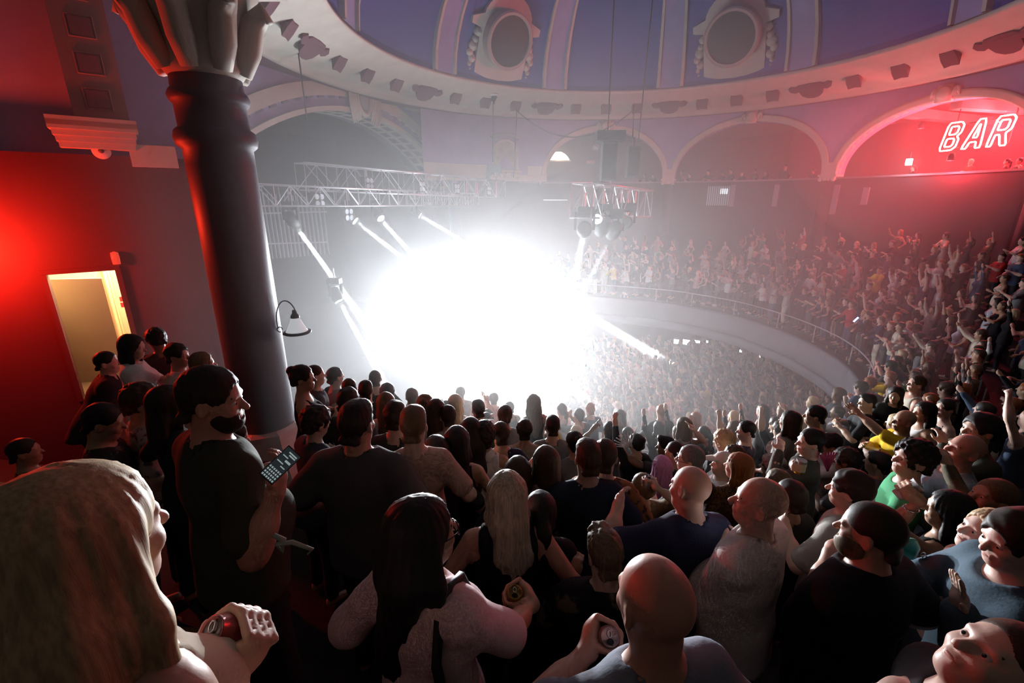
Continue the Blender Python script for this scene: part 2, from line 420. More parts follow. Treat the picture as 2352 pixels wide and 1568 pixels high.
# niche with shell hood and scrolled ledge
a, z = angle_of(1160, 360); R_ = rotz(math.radians(a)); ni = MB(); z0 = angle_of(1160, 392)[1]; z1 = angle_of(1160, 322)[1]
def onw(dy, dz, out=.0): return polar(RW - out, a + math.degrees(-dy/RW), dz)
poly = [(-.72, z0), (-.72, z1-.6)] + [(.72*-math.cos(t), z1-.6+.6*math.sin(t)) for t in np.linspace(0, math.pi, 13)] + [(.72, z1-.6), (.72, z0)]
ni.tube([onw(x, zz_, .03) for x, zz_ in poly], .09, 6)
ni.build('niche_frame', cream, wa, True)
ni = MB(); ni.add([onw(0, (z0+z1)/2, .02)] + [onw(x*.95, zz_, .02) for x, zz_ in poly], [(0, i+1, i+2) for i in range(len(poly)-1)]); ni.build('niche_panel', mat('olive_plaster', (.40, .40, .30), .7, bump=.5, bscale=4, vary=.3, vscale=2), wa)
ni = MB()
for k in range(4): ni.lathe([(0, -.05), (.2, -.03), (.22, .03), (0, .1)], 10, onw(-.66+.44*k, z0-.22, .08), R_ @ roty(-math.pi/2))
ni.box(onw(0, z0-.02, .12), (.14, .95, .06), R_); ni.build('niche_ledge', cream, wa, True)
ni = MB(); ni.tube([onw(.9*math.cos(t), z1+.02+.25*math.sin(t), .08) for t in np.linspace(.3, math.pi-.3, 9)], .12, 6); ni.build('niche_hood', mat('grey_plaster', (.28, .29, .36), .8), wa, True)
# upper level behind the arches
mb = MB(); mb.grid([[polar(RW+.3, q, 8.75), polar(19, q, 8.75)] for q in np.linspace(A0, 124, 50)], flip=True); struct('floor_upper', mb, carpet, 'floor of the upper bar level behind the arches')
mb = MB(); mb.grid([[polar(18.6, q, 8.7), polar(18.6, q, 13.6)] for q in np.linspace(A0, 124, 50)]); struct('wall_upper', mb, plumw, 'plum back wall of the upper bar level')
mb = MB(); mb.grid([[polar(RW+.6, q, 13.0), polar(19, q, 12.6)] for q in np.linspace(A0, 124, 50)]); struct('ceiling_upper', mb, mat('bar_ceiling', (.30, .22, .20), .8), 'ceiling over the upper bar level')
# cross beams seen through the bar arch
for k, q in enumerate((c2-9, c2-17, c2-26)):
    mb = MB(); mb.bar(polar(RW+.8, q, 12.45), polar(18.6, q-3, 12.25), .5, .35); struct('trim_%d' % (8+k), mb, mat('bar_ceiling'), ['ceiling beam nearest the middle arch over the bar', 'ceiling beam above the neon sign', 'ceiling beam furthest right over the bar'][k])

# ---- dome
dome = thing('ceiling', 'great ribbed plaster dome with blue panels above the hall', 'ceiling'); dome['kind'] = 'structure'; del dome['category']
RI, ZI, RO, ZO = 9.67, 14.0, 12.4, 13.2
def dpt(b, deg, off=0.0):
    r = (RI + .05 - off)*math.cos(b); return polar(r, deg, ZI + .12 + 6.2*math.sin(b))
def profile_ring(p, m, name, n=120, a0=0, a1=360):
    mb = MB(); mb.grid([[polar(r, q, z) for r, z in p] for q in np.linspace(a0, a1, n)]); return mb.build(name, m, dome, True)
profile_ring([(RI+.1, ZI+.16), (RI-.02, ZI+.10), (RI-.02, ZI), (RI+.12, ZI-.03), (RI+.5, ZI-.16), (10.9, 13.62), (11.8, 13.36), (12.15, 13.3), (12.2, 13.22), (12.38, 13.18), (12.42, 13.24)], cream, 'cornice_ring', 160)
profile_ring([(12.42, 13.24), (13.4, 13.26)], maroon, 'cornice_underside_band', 120)  # maroon underside of the overhanging ring
hw = 3.7
RIBS = [.3, 35.8, 69.5, 103.8, 140.0, 176.7, 212.6, 248.6, 284.6, 320.6, 360.3]
bs = np.linspace(0, math.radians(88), 14)
for k in range(10):
    c = RIBS[k]; cn_ = RIBS[k+1]
    mb = MB(); mb.grid([[dpt(b, q) for b in bs] for q in np.linspace(c + hw - .3, cn_ - hw + .3, 9)]); mb.build('dome_panel', blue, dome, True)
    mb = MB()
    mb.grid([[dpt(b, q, o) for b in bs] for q, o in ((c-hw+.7, .10), (c+hw-.7, .10))]); mb.build('dome_rib', lav, dome, True)
    mb = MB()
    for s in (-1, 1): mb.grid([[dpt(b, c+s*q, o) for b in bs] for q, o in ((hw+.1, -.05), (hw, .2), (hw-.75, .22), (hw-.85, .08))])
    mb.build('rib_moulding', cream, dome, False)
    mb = MB(); mb.grid([[dpt(b, q, .03*(1-b/.06)) for b in (0, .03, .06)] for q in np.linspace(c+hw, cn_-hw, 9)]); mb.build('panel_base_moulding', mat('shadow_gap_blue', (.06, .08, .26), .8), dome)  # base step coloured deeper blue for the shadow gap at the panel foot
# plaques on the cornice ring
def soffit(q, t, out=0.0):                      # t metres outward from the inner edge along the slope
    r = RI + .3 + t; z = np.interp(r, [RI+.12, RI+.5, 10.9, 11.8], [ZI-.03, ZI-.16, 13.62, 13.36])
    return polar(r, q, z - out)
urn = [(-.80, -.10), (-.86, .05), (-.72, .20), (-.55, .10), (-.45, .22), (0, .27), (.45, .22), (.55, .10), (.72, .20), (.86, .05), (.80, -.10), (.62, -.20), (.48, -.14), (.40, -.42), (.22, -.60), (0, -.64), (-.22, -.60), (-.40, -.42), (-.48, -.14), (-.62, -.20)]
sq = [(-.24, -.24), (-.27, 0), (-.24, .24), (0, .21), (.24, .24), (.27, 0), (.24, -.24), (0, -.21)]
def plaque(poly, q, t0, name, slope):              # wedge-shaped blocks whose dark face tips towards the hall
    y1 = max(y for x, y in poly)
    vs = [soffit(q + math.degrees(x/(RI+.9)), t0 - y*.75, .03 + slope*(y1 - y)) for x, y in poly]; vb = [soffit(q + math.degrees(x/(RI+.9)), t0 - y*.75, -.03) for x, y in poly]
    n = len(poly); m_ = MB().add(vs + vb, [tuple(range(n))] + [(i, (i+1) % n, n+(i+1) % n, n+i) for i in range(n)]); m_.build(name, maroon, dome)
for k in range(10):
    c = RIBS[k]; st_ = (RIBS[k+1] - c)/4
    if 190 < c < 330: continue
    plaque(urn, c, .85, 'urn_plaque', .30)
    for j in (1, 2, 3): plaque(sq, c + st_*j, .9, 'square_plaque', .62)
# round windows in alternate panels
for k in (1, 3, 9):
    c = (RIBS[k] + RIBS[k+1])/2; b0 = .30 ; o = dpt(b0, c); up = unit(dpt(b0+.05, c) - dpt(b0-.05, c)); rt = unit(np.cross(up, unit(o - polar(0, 0, o[2])))); nn = np.cross(rt, up)
    if nn @ (np.array([CX, CY, 12]) - o) < 0: nn = -nn
    Rm = np.stack([rt, up, nn], 1)
    oc = thing('round_window', '', '', o); oc.parent = dome
    mb = MB(); mb.prism([(-1.3, -1.75), (1.3, -1.75), (1.3, .25), (1.75, .35), (1.75, .62), (1.2, .8)] + [(1.25*math.cos(t), .55 + 1.15*math.sin(t)) for t in np.linspace(.35, math.pi-.35, 11)] + [(-1.2, .8), (-1.75, .62), (-1.75, .35), (-1.3, .25)], -nn*.25, rt, up, nn*.62); mb.build('plaque_frame', cream, oc)
    mb = MB(); mb.lathe([(1.16, .2), (1.16, .86), (1.10, .92), (1.0, .92), (.98, .80)], 36, (0, 0, 0), Rm); mb.build('drum_rim', mat('tan_plaster', (.40, .33, .30), .75), oc, False)
    mb = MB(); mb.lathe([(0, .83), (1.0, .83), (1.0, .7), (0, .7)], 36, (0, 0, 0), Rm); mb.build('dark_pane', mat('window_black', (.02, .025, .04), .5), oc)
    for s in (-1, 1):
        mb = MB(); q = rt*s
        for (x, y, r) in ((1.45, .05, .20), (1.55, -.25, .16), (1.62, -.5, .24), (1.75, -.75, .18), (1.6, -.98, .2), (1.7, -1.2, .13), (1.66, -1.4, .09)):
            mb.lathe([(0, .0), (r, .18), (r*.8, .36), (0, .42)], 9, q*x*.93 + up*y, Rm)
        mb.build('scroll_swag', cream, oc, True)

# ---- proscenium wall and arch
APX = at_plane(830, 262, (*PM, 0), (*ND, 0))[2]
RAD = 13.2; HALF = 8.35
def arch_z(l, r=RAD): return APX - r + math.sqrt(max(r*r - l*l, 0))
pw = thing('wall_stage', 'lavender proscenium wall with a wide coffered arch over the stage', 'wall'); pw['kind'] = 'structure'; del pw['category']
ls = np.linspace(-HALF, HALF, 49)
mb = MB(); mb.grid([[stage(l, arch_z(l)), stage(l, 13.4)] for l in ls])
mb.grid([[stage(l, 0), stage(l, 13.4)] for l in (HALF, HALF+3.5)]); mb.grid([[stage(l, 0), stage(l, 13.4)] for l in (-HALF-2.5, -HALF)])
mb.build('arch_wall', lav, pw)
mb = MB(); mb.grid([[stage(HALF + .05, 0, .06), stage(HALF+.05, 9.85, .06)], [stage(HALF+3.5, 0, .06), stage(HALF+3.5, 9.85, .06)]]); mb.build('dark_lower_wall', darkw, pw)
def band(r0, r1, out, m, name, l0=-HALF, l1=HALF, n=49):
    mb = MB(); t0, t1 = math.asin(max(-1, l0/RAD)), math.asin(min(1, l1/RAD)); pts = []
    for t in np.linspace(t0, t1, n):
        row = []
        for r, o in ((r0, 0), (r0, out), (r1, out), (r1, 0)): row.append(stage(r*math.sin(t), APX - RAD + r*math.cos(t), o))
        pts.append(row)
    mb.grid(pts); return mb.build(name, m, pw)
band(RAD - .02, RAD + .16, .16, cream, 'arch_lip')
band(RAD + .55, RAD + 1.05, .10, cream, 'outer_band')
tt = np.linspace(-math.asin(HALF/RAD), math.asin(HALF/RAD), 29)
dk = mat('dentil_grey', (.16, .15, .20), .8)  # one dark grey for all the dentils
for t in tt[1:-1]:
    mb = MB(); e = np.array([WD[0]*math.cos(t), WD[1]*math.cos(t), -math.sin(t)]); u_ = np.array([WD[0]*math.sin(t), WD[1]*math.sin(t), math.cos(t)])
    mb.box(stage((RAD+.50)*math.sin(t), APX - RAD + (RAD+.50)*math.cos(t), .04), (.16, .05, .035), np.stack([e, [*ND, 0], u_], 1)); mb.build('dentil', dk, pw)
# coffered soffit going back into the stage: lattice of strips over dark coffers
DEP = 2.0
mb = MB(); mb.grid([[stage(RAD*math.sin(t)*1.006, APX - RAD + RAD*1.006*math.cos(t), -o) for o in (0, DEP)] for t in np.linspace(tt[0], tt[-1], 49)], flip=True); mb.build('coffer_ground', mat('coffer_blue', (.16, .20, .24), .8), pw)
nc = 24; ts = np.linspace(tt[0], tt[-1], nc+1)
mb = MB()
for o0, o1 in ((0, .22), (.60, .86), (1.24, 1.42)):
    mb.grid([[stage(RAD*math.sin(t), APX - RAD + RAD*math.cos(t), -o) for o in (o0, o1)] for t in np.linspace(tt[0], tt[-1], 49)], flip=True)
mb.build('soffit_band', cream, pw)
for j, t in enumerate(ts):
    w_ = .11/RAD
    for o0, o1 in ((.22, .60), (.86, 1.24)):
        mb = MB(); mb.grid([[stage(RAD*math.sin(q), APX - RAD + RAD*math.cos(q), -o) for o in (o0, o1)] for q in (t-w_, t+w_)], flip=True); mb.build('soffit_cross_band', cream, pw)
# great cartouche at the crown
kc = stage(0, APX + .70, .12); Rm = np.stack([[*WD, 0], [0, 0, 1], [*ND, 0]], 1)
ca = thing('crown_cartouche', '', '', kc); ca.parent = pw
mb = MB(); mb.lathe([(.52, 0), (.56, .14), (.66, .18), (.72, .10), (.74, 0)], 28, (0, 0, 0), Rm, scale=(.8, 1.15)); mb.build('oval_frame', cream, ca, True)
mb = MB(); mb.lathe([(0, .16), (.3, .13), (.54, .06)], 28, (0, 0, 0), Rm, scale=(.8, 1.15)); mb.build('oval_boss', mat('grey_boss', (.30, .32, .30), .7, bump=.5, bscale=6), ca, True)
for s in (-1, 1):
    for k in range(5):
        mb = MB(); x0 = .62 + .13*k
        mb.tube([Rm @ np.array([s*(x0 - .25 + .22*math.sin(t*2.6)), -1.0 + 1.75*t - .05*k, .10 + .05*math.sin(t*3)]) for t in np.linspace(0, 1, 9)], [.03, .06, .07, .07, .065, .06, .06, .07, .03], 6)
        mb.build('scroll', cream, ca, True)
mb = MB(); mb.tube([Rm @ np.array([.75*math.cos(t), .62 + .38*math.sin(t), .12]) for t in np.linspace(.2, math.pi-.2, 11)], .09, 6); mb.build('crest', cream, ca, True)

# ---- stage house
mb = MB(); mb.box((*(PM - ND*5.5), 0.65), (HALF+1, 5.4, .65), np.stack([[*WD, 0], [*(-ND), 0], [0, 0, 1]], 1)); struct('stage_floor', mb, blackm, 'black stage floor behind the proscenium')
mb = MB()
mb.grid([[stage(l, z, -10.5) for z in (1.2, 13)] for l in (-HALF-3, HALF+3)])
for l in (-HALF-2.6, HALF+2.6): mb.grid([[stage(l, z, o) for z in (1.2, 13)] for o in (0, -10.5)])
mb.grid([[stage(l, 13.0, o) for o in (0, -10.5)] for l in (-HALF-3, HALF+3)])
struct('wall_backstage', mb, soot, 'black drapes and walls round the stage')
# slatted panels hanging at the left of the stage
sl = thing('slatted_screen', 'tall pale slatted screen at the left side of the stage', 'screen')
me = MB().box((0, 0, 0), (.03, .03, 1.35)).mesh('slat'); me.materials.append(mat('slat_grey', (.3, .31, .33), .6))
for k in range(16):
    x = 605 + k*9.5; p = at_plane(x, 520, stage(0, 0, -2.2), (*ND, 0)); link('slat', me, sl, p)
mb = MB()
for y_ in (490, 560): mb.bar(at_plane(603, y_, stage(0, 0, -2.2), (*ND, 0)), at_plane(750, y_-4, stage(0, 0, -2.2), (*ND, 0)), .05)
mb.build('batten', mat('slat_grey'), sl)

# ---- left wall with the doorway
WL0 = np.array([-6.98, 6.8]); WLD = unit(np.array([.78, .62])); WLN = np.array([WLD[1], -WLD[0]])
def lw(s, z, out=0.0): p = WL0 + WLD*s + WLN*out; return np.array([p[0], p[1], z])
def on_lw(px, py, out=0.0): return at_plane(px, py, lw(0, 0, out), (*WLN, 0))
DZ = on_lw(180, 625)[2]; DW = .80; DF = DZ - 2.05
mb = MB(); SE = float((on_lw(585, 600)[:2] - WL0) @ WLD); SC_ = float((on_lw(405, 360)[:2] - WL0) @ WLD)
for s0, s1, z0, z1 in ((-7, 0, 2, 9.45), (DW, SE, 2, 9.45), (0, DW, DZ, 9.45), (0, DW, 2, DF)):
    mb.grid([[lw(s, z) for z in (z0, z1)] for s in (s0, s1)], flip=True)
    mb.grid([[lw(s, z, -.25) for z in (z0, z1)] for s in (s0, s1)])
mb.grid([[lw(0, z, o) for z in (DF, DZ)] for o in (0, -.25)]); mb.grid([[lw(DW, z, o) for z in (DF, DZ)] for o in (0, -.25)], flip=True); mb.grid([[lw(s, DZ, o) for o in (0, -.25)] for s in (0, DW)])
mb.grid([[lw(SE, z, o) for z in (2, 9.45)] for o in (0, -.25)], flip=True)
struct('wall_left', mb, plumw, 'dark plum side wall with a lit doorway at the left')
mb = MB()
for s0, s1, o, z0, z1 in ((float((on_lw(297, 350)[:2] - WL0) @ WLD), SC_, .06, 9.30, 9.62),):
    mb.box(lw((s0+s1)/2, (z0+z1)/2, o/2), ((s1-s0)/2, .08, (z1-z0)/2), np.stack([[*WLD, 0], [*WLN, 0], [0, 0, 1]], 1))
struct('trim_12', mb, cream, 'cream cornice along the top of the left wall')
Rl = np.stack([[*WLD, 0], [*WLN, 0], [0, 0, 1]], 1)
sm, szz = (on_lw(222, 312)[:2] - WL0) @ WLD, on_lw(222, 312)[2]
mb = MB()
for wd, dz_, o in ((.43, -.13, .10), (.45, -.05, .12), (.47, .03, .15), (.50, .11, .19), (.50, .16, .19)): mb.box(lw(sm, szz + dz_, o/2), (wd, o/2 + .05, .06), Rl)
struct('trim_13', mb, cream, 'cream moulded cornice block lit red on the left wall')
# upper wall with a coffered pilaster
mb = MB(); mb.grid([[lw(s, z, -.35) for z in (9.4, 14.5)] for s in (-7, SE + .3)], flip=True); struct('wall_left_upper', mb, lav, 'lavender upper part of the left wall above the cornice')
pil = thing('coffered_pilaster', 'pilaster with dark square coffers above the red lit cornice block', 'pilaster'); pil['kind'] = 'structure'; del pil['category']
mb = MB(); mb.box(lw(sm + .12, szz + 2.7, -.10), (.31, .25, 2.5), Rl); mb.build('shaft', mat('dim_red_lit_cream', (.22, .13, .12), .8, bump=.1, bscale=8), pil)  # cream pilaster with its dim red lighting put into the plaster colour
me = MB().box((0, 0, 0), (.12, .02, .11), Rl).mesh('coffer'); me.materials.append(maroon)
for k in range(8): link('coffer', me, pil, lw(sm + .12, szz + .48 + .46*k, .155))
me = MB().tube([Rl @ np.array(p) for p in ((-.145, .0, -.135), (.145, .0, -.135), (.145, .0, .135), (-.145, .0, .135))], .016, 5, closed=True).mesh('coffer_frame'); me.materials.append(mat('dim_red_lit_cream'))
for k in range(8): link('coffer_frame', me, pil, lw(sm + .12, szz + .48 + .46*k, .155))
# the lavender jamb of the stage wall showing past the corner
mb = MB(); p0 = at_y(393, 365, 9.2); p1 = at_y(420, 478, 9.2); mb.bar(p0, p1, .22, .3); struct('trim_14', mb, lav, 'lavender jamb strip beside the dark pillar')
mb = MB(); mb.box(at_y(424, 466, 9.15), (.14, .12, .10), rotz(.3) @ roty(.5)); struct('trim_15', mb, cream, 'cream foot at the bottom of the lavender jamb')
# corridor beyond the doorway
corr = mat('corridor_paint', (.62, .50, .36), .8, bump=.05, bscale=10, vary=.08, vscale=3)
mb = MB(); CO = np.array([*(-WLN), 0])
mb.grid([[lw(-.5, z, -2.2) for z in (DF, DZ+.6)], [lw(1.25, z, -2.2) for z in (DF, DZ+.6)]], flip=True)
mb.grid([[lw(-.5, z, o) for z in (DF, DZ+.6)] for o in (-.25, -2.2)], flip=True); mb.grid([[lw(1.25, z, o) for z in (DF, DZ+.6)] for o in (-.25, -2.2)])
mb.grid([[lw(s, DZ+.6, o) for o in (-.25, -2.2)] for s in (-.5, 1.25)])
struct('wall_corridor', mb, corr, 'warm beige corridor wall seen through the left doorway')
mb = MB(); mb.grid([[lw(s, DF, o) for o in (0, -2.2)] for s in (-.5, 1.25)]); struct('floor_corridor', mb, mat('corridor_floor', (.55, .48, .38), .6), 'pale corridor floor beyond the left doorway')
dr = thing('door_1', 'open corridor door frame with beige architrave at the left', 'door'); dr['kind'] = 'structure'; del dr['category']
mb = MB()
for s in (-.03, DW+.03): mb.box(lw(s, (DF+DZ)/2, -.02), (.035, .06, (DZ-DF)/2), Rl)
mb.box(lw(DW/2, DZ+.03, -.02), (DW/2+.06, .06, .035), Rl); mb.build('architrave', plumw, dr)
mb = MB(); mb.box(lw(.10, (DF+DZ)/2 - .1, -.95), (.02, .55, (DZ-DF)/2 - .1), np.stack([[*unit(WLD*.5 - WLN*.86), 0], [*unit(-WLN*.5 - WLD*.86), 0], [0, 0, 1]], 1)); mb.build('door_leaf', mat('door_cream', (.60, .50, .34), .6), dr)
mb = MB(); mb.tube([lw(.55, DF+.35, -1.9), lw(.55, DZ+.3, -1.9)], .028, 8); mb.tube([lw(.60, DF+.35, -1.9), lw(.60, DZ+.3, -1.9)], .018, 8); mb.build('pipe', mat('pipe_cream', (.66, .56, .36), .5), dr)
me = MB().box((0, 0, 0), (.035, .008, .055), Rl).mesh('wall_notice'); me.materials.append(mat('notice_paper', (.75, .68, .58), .8))
for k, (x, y) in enumerate(((172, 662), (177, 678), (183, 690), (186, 702))): link('wall_notice', me, dr, on_lw(x, y, -2.18))
light('POINT', 'corridor_lamp', lw(.7, DZ+.35, -1.1), 300, (1, .68, .38), radius=.15)
# little things on the left wall
def disc_on(px, py, r, m, name, label, cat):
    p = on_lw(px, py); t = thing(name, label, cat, p)
    Rd = np.stack([[*WLD, 0], [0, 0, 1], [*WLN, 0]], 1)
    MB().lathe([(r, 0), (r, .04), (r*.85, .07), (0, .075)], 20, (0, 0, 0), Rd).build('housing', m, t, True)
    MB().lathe([(r*.32, .07), (r*.28, .10), (0, .11)], 12, (0, 0, 0), Rd).build('sensor', mat('sensor_dark', (.08, .05, .05), .5), t, True)
disc_on(233, 347, .115, mat('white_plastic', (.7, .68, .66), .4), 'smoke_alarm', 'round white alarm under the red lit cornice block', 'alarm')
t = thing('alarm_beacon', 'small red alarm beacon on the wall above the doorway', 'alarm', on_lw(265, 592, .03))
MB().lathe([(.05, -.10), (.055, 0), (.05, .08), (0, .1)], 12, (0, 0, 0)).build('lens', mat('red_lens', (.6, .03, .02), .4, emit=(1, .08, .04), estr=.5), t, True)
MB().box((0, 0, 0), (.03, .03, .06), Rl).build('base', blackm, t)
t = thing('door_notice', 'small white notice on the wall right of the doorway', 'sign', on_lw(280, 693, .02))
MB().box((0, 0, .045), (.02, .006, .04), Rl).build('upper_card', mat('notice_white', (.8, .75, .7), .7), t); MB().box((0, 0, -.05), (.025, .006, .04), Rl).build('lower_card', mat('notice_white'), t)
# red wash lamp on the left wall, just at the frame's edge
t = thing('wash_light', 'red stage wash lamp fixed to the left wall at the picture edge', 'lamp', on_lw(-150, 600, .35))
Rd = np.stack([[*WLD, 0], [0, 0, 1], [*WLN, 0]], 1)
MB().lathe([(.06, -.2), (.13, -.15), (.14, .05), (.13, .06)], 18, (0, 0, 0), Rd).build('can', blackm, t, True)
MB().lathe([(.125, .045), (0, .05)], 18, (0, 0, 0), Rd).build('lens', mat('red_lamp_lens', (.6, .02, .01), .4, emit=(1, .05, .02), estr=12), t)
MB().bar((0, 0, 0), Rl @ np.array([0, -.35, 0]), .05).build('bracket', blackm, t)
light('POINT', 'wash_lamp_red', on_lw(-110, 590, .6), 430, (1, .035, .012), radius=.12)

# ---- the near pillar
d_ = ray(548, 600); a_ = d_[0]**2 + d_[1]**2; b_ = -2*(d_[0]*CX + d_[1]*CY); k_ = CX**2 + CY**2 - RW*RW
s_ = (-b_ - math.sqrt(b_*b_ - 4*a_*k_)) / 2 / a_; PILL = np.array([d_[0], d_[1]])*s_
pf = floor_z(PILL)
pil = thing('pillar', 'tall dark round pillar with moulded bands and ornate capital', 'pillar', (*PILL, 0))
pdark = mat('pillar_charcoal', (.12, .12, .15), .5, bump=.05, bscale=25)
mb = MB(); r0 = .375
mb.lathe([(r0, 5.62), (r0*1.0, 9.2), (r0, 9.38), (r0+.05, 9.42), (r0+.07, 9.50), (r0+.05, 9.58), (r0, 9.62), (r0, 9.86), (r0+.03, 9.89), (r0+.05, 9.95), (r0+.03, 10.0), (r0, 10.03), (r0-.02, 10.6)], 48)
mb.build('shaft', pdark, pil, True)
mb = MB(); mb.lathe([(.80, pf+.05), (.80, pf+.35), (.74, pf+.42), (.52, 5.5), (.49, 5.58), (.47, 5.66), (.40, 5.70), (.375, 5.70)], 8); mb.build('plinth', mat('pale_stone', (.50, .44, .36), .6, bump=.06, bscale=12, vary=.1), pil)
mb = MB(); mb.lathe([(.9, pf-.3), (.9, pf+.05), (.8, pf+.06)], 8); mb.build('plinth_base', blackm, pil)
mb = MB(); mb.lathe([(r0, 10.15), (r0+.05, 10.22), (r0+.03, 10.3), (r0+.06, 10.6), (r0+.22, 10.95), (r0+.3, 11.05), (r0+.3, 11.2)], 24); mb.box((0, 0, 11.35), (.75, .75, .16)); mb.build('capital_bell', cream, pil, True)
for k in range(8):
    q = 2*math.pi*k/8 + .2; mb = MB(); er = np.array([math.cos(q), math.sin(q), 0])
    mb.tube([er*(r0+.02) + [0, 0, 10.2], er*(r0+.12) + [0, 0, 10.45], er*(r0+.20) + [0, 0, 10.72], er*(r0+.36) + [0, 0, 10.86], er*(r0+.40) + [0, 0, 10.76]], [.10, .14, .14, .11, .05], 7); mb.build('acanthus_leaf', cream, pil, True)
# lantern on the pillar
lp0 = at_y(637, 745, PILL[1]-.02); q0 = at_y(680, 757, PILL[1] - .02); vx = unit((q0 - lp0) * [1, 1, 0]); sc = np.linalg.norm(q0 - lp0) / .215
ln = thing('wall_lantern', 'bell shaped glass lantern on a looped iron bracket on the dark pillar', 'lamp', lp0)
iron = mat('dark_iron', (.03, .03, .035), .5)
arc = [vx*(.115 - .115*math.cos(t))*sc*1.1 + np.array([0, 0, .02 + .26*math.sin(t)*sc]) for t in np.linspace(-.25, 2.55, 16)]
MB().tube(arc, .007*sc, 6).tube([vx*.02*sc + vx*.03*sc*math.cos(t) + np.array([0, 0, -.06*sc + .03*sc*math.sin(t)]) for t in np.linspace(0, 5, 12)], .006*sc, 5).build('bracket', iron, ln, True)
c_ = vx*.215*sc
MB().lathe([(0, .17), (.02, .17), (.028, .13), (.045, .11), (.05, .08), (.0, .08)], 16, c_ + [0, 0, .0], np.eye(3)*sc).build('cap', iron, ln, True)
MB().lathe([(.045, .08), (.06, .04), (.10, -.05), (.125, -.08)], 24, c_, np.eye(3)*sc).build('shade', mat('ribbed_glass', (.5, .52, .55), .25, emit=(.9, .95, 1), estr=.35), ln, True)
MB().lathe([(.12, -.075), (.15, -.08), (.155, -.095), (.14, -.105), (.12, -.10)], 24, c_, np.eye(3)*sc).build('rim', iron, ln, True)
MB().lathe([(0, .02), (.03, .0), (.04, -.04), (.0, -.07)], 12, c_, np.eye(3)*sc).build('bulb', mat('warm_bulb', (.9, .9, .9), .4, emit=(1, .97, .9), estr=5), ln, True)

# wooden ledge at the lower left foreground
mb = MB(); q = at_depth(265, 1510, 2.6); q2 = at_depth(450, 1510, 2.6)
lg = thing('wooden_seat', 'brown wooden seat edge low behind the blonde woman', 'seat'); 
mb.bar(q, q2, .10, .07); mb.build('front_rail', wood, lg); mb = MB(); mb.bar(q + [0, .12, -.05], q2 + [0, .12, -.05], .2, .04); mb.build('seat_board', wood, lg)
for p in (q, q2): MB().bar(p, (p[0], p[1], floor_z(p)), .06).build('leg', wood, lg)

# ================================================================== STAGE LIGHTING AND RIGGING
def volume_mat(name, dens, g=.45, color=(1, 1, 1)):
    m = bpy.data.materials.new(name); m.use_nodes = True; nt = m.node_tree
    for n_ in list(nt.nodes):
        if n_.type != 'OUTPUT_MATERIAL': nt.nodes.remove(n_)
    v = nt.nodes.new('ShaderNodeVolumeScatter'); v.inputs['Density'].default_value = dens; v.inputs['Anisotropy'].default_value = g
    v.inputs['Color'].default_value = (*color, 1)
    nt.links.new(v.outputs[0], [n_ for n_ in nt.nodes if n_.type == 'OUTPUT_MATERIAL'][0].inputs['Volume']); return m
HAZE_ROOM = .023
hc_ = CEN + SV*4.8; mb = MB(); mb.lathe([(0, .05), (13.1, .05), (13.1, 11.6), (10.8, 12.9), (0, 13.0)], 64, (hc_[0], hc_[1], 0))
hz = mb.build('room_haze', volume_mat('thin_haze', HAZE_ROOM)); tag(hz, 'thin smoke haze hanging under the dome over the stalls', 'haze', kind='stuff')

mb = MB(); hq = polar(14.0, angle_of(2250, 350, 13)[0], 11.0)
mb.lathe([(7.0*math.sin(t), -4.6*math.cos(t)) for t in np.linspace(0, math.pi, 17)], 32, hq)
hz = mb.build('bar_haze', volume_mat('bar_smoke', .016, .1), smooth=True); tag(hz, 'smoke glowing red in front of the neon bar sign', 'haze', kind='stuff')

def truss(name, label, p0, p1, h=.55, d=.5, bay=.6, r=.028, group=None):
    p0 = np.array(p0, float); p1 = np.array(p1, float); t = thing(name, label, 'truss', p0, group=group)
    L_ = np.linalg.norm(p1 - p0); x = (p1 - p0)/L_; s = unit(np.cross(x, (0, 0, 1))); u = np.cross(s, x); n = max(2, int(L_/bay))
    cor = [s*a*d/2 + u*b*h/2 for a, b in ((-1, -1), (1, -1), (1, 1), (-1, 1))]
    for c in cor: MB().tube([c, c + x*L_], r, 7).build('chord', alu, t, True)
    for k in range(4):
        a, b = cor[k], cor[(k+1) % 4]; mb = MB()
        for i in range(n+1):
            mb.tube([a + x*L_*i/n, b + x*L_*i/n], r*.55, 5)
            if i < n:
                q, w2 = (a, b) if i % 2 else (b, a); mb.tube([q + x*L_*i/n, w2 + x*L_*(i+1)/n], r*.6, 5)
        mb.build('lacing', alu, t)
    return t
PB = stage(0, 0, -.8)
def on_stage(px, py, out=-.8): return at_plane(px, py, stage(0, 0, out), (*ND, 0))
ta0, ta1 = at_y(575, 448, 14.0), at_y(1090, 458, 27.0)
tb0, tb1 = at_y(690, 405, 17.0), at_y(1150, 435, 26.5)
def on_line(p0, p1, px, dz=0.0):
    d = ray(px, 440); n = np.array([d[1], -d[0]]); t = ((-p0[:2]) @ n) / ((p1 - p0)[:2] @ n); return p0 + (p1 - p0)*t + [0, 0, dz]
truss('stage_truss', 'lower silver lighting truss across the stage opening', ta0, ta1, .62, .5)
truss('stage_truss', 'upper silver lighting truss further back over the stage', tb0, tb1, .9, .6, .8)

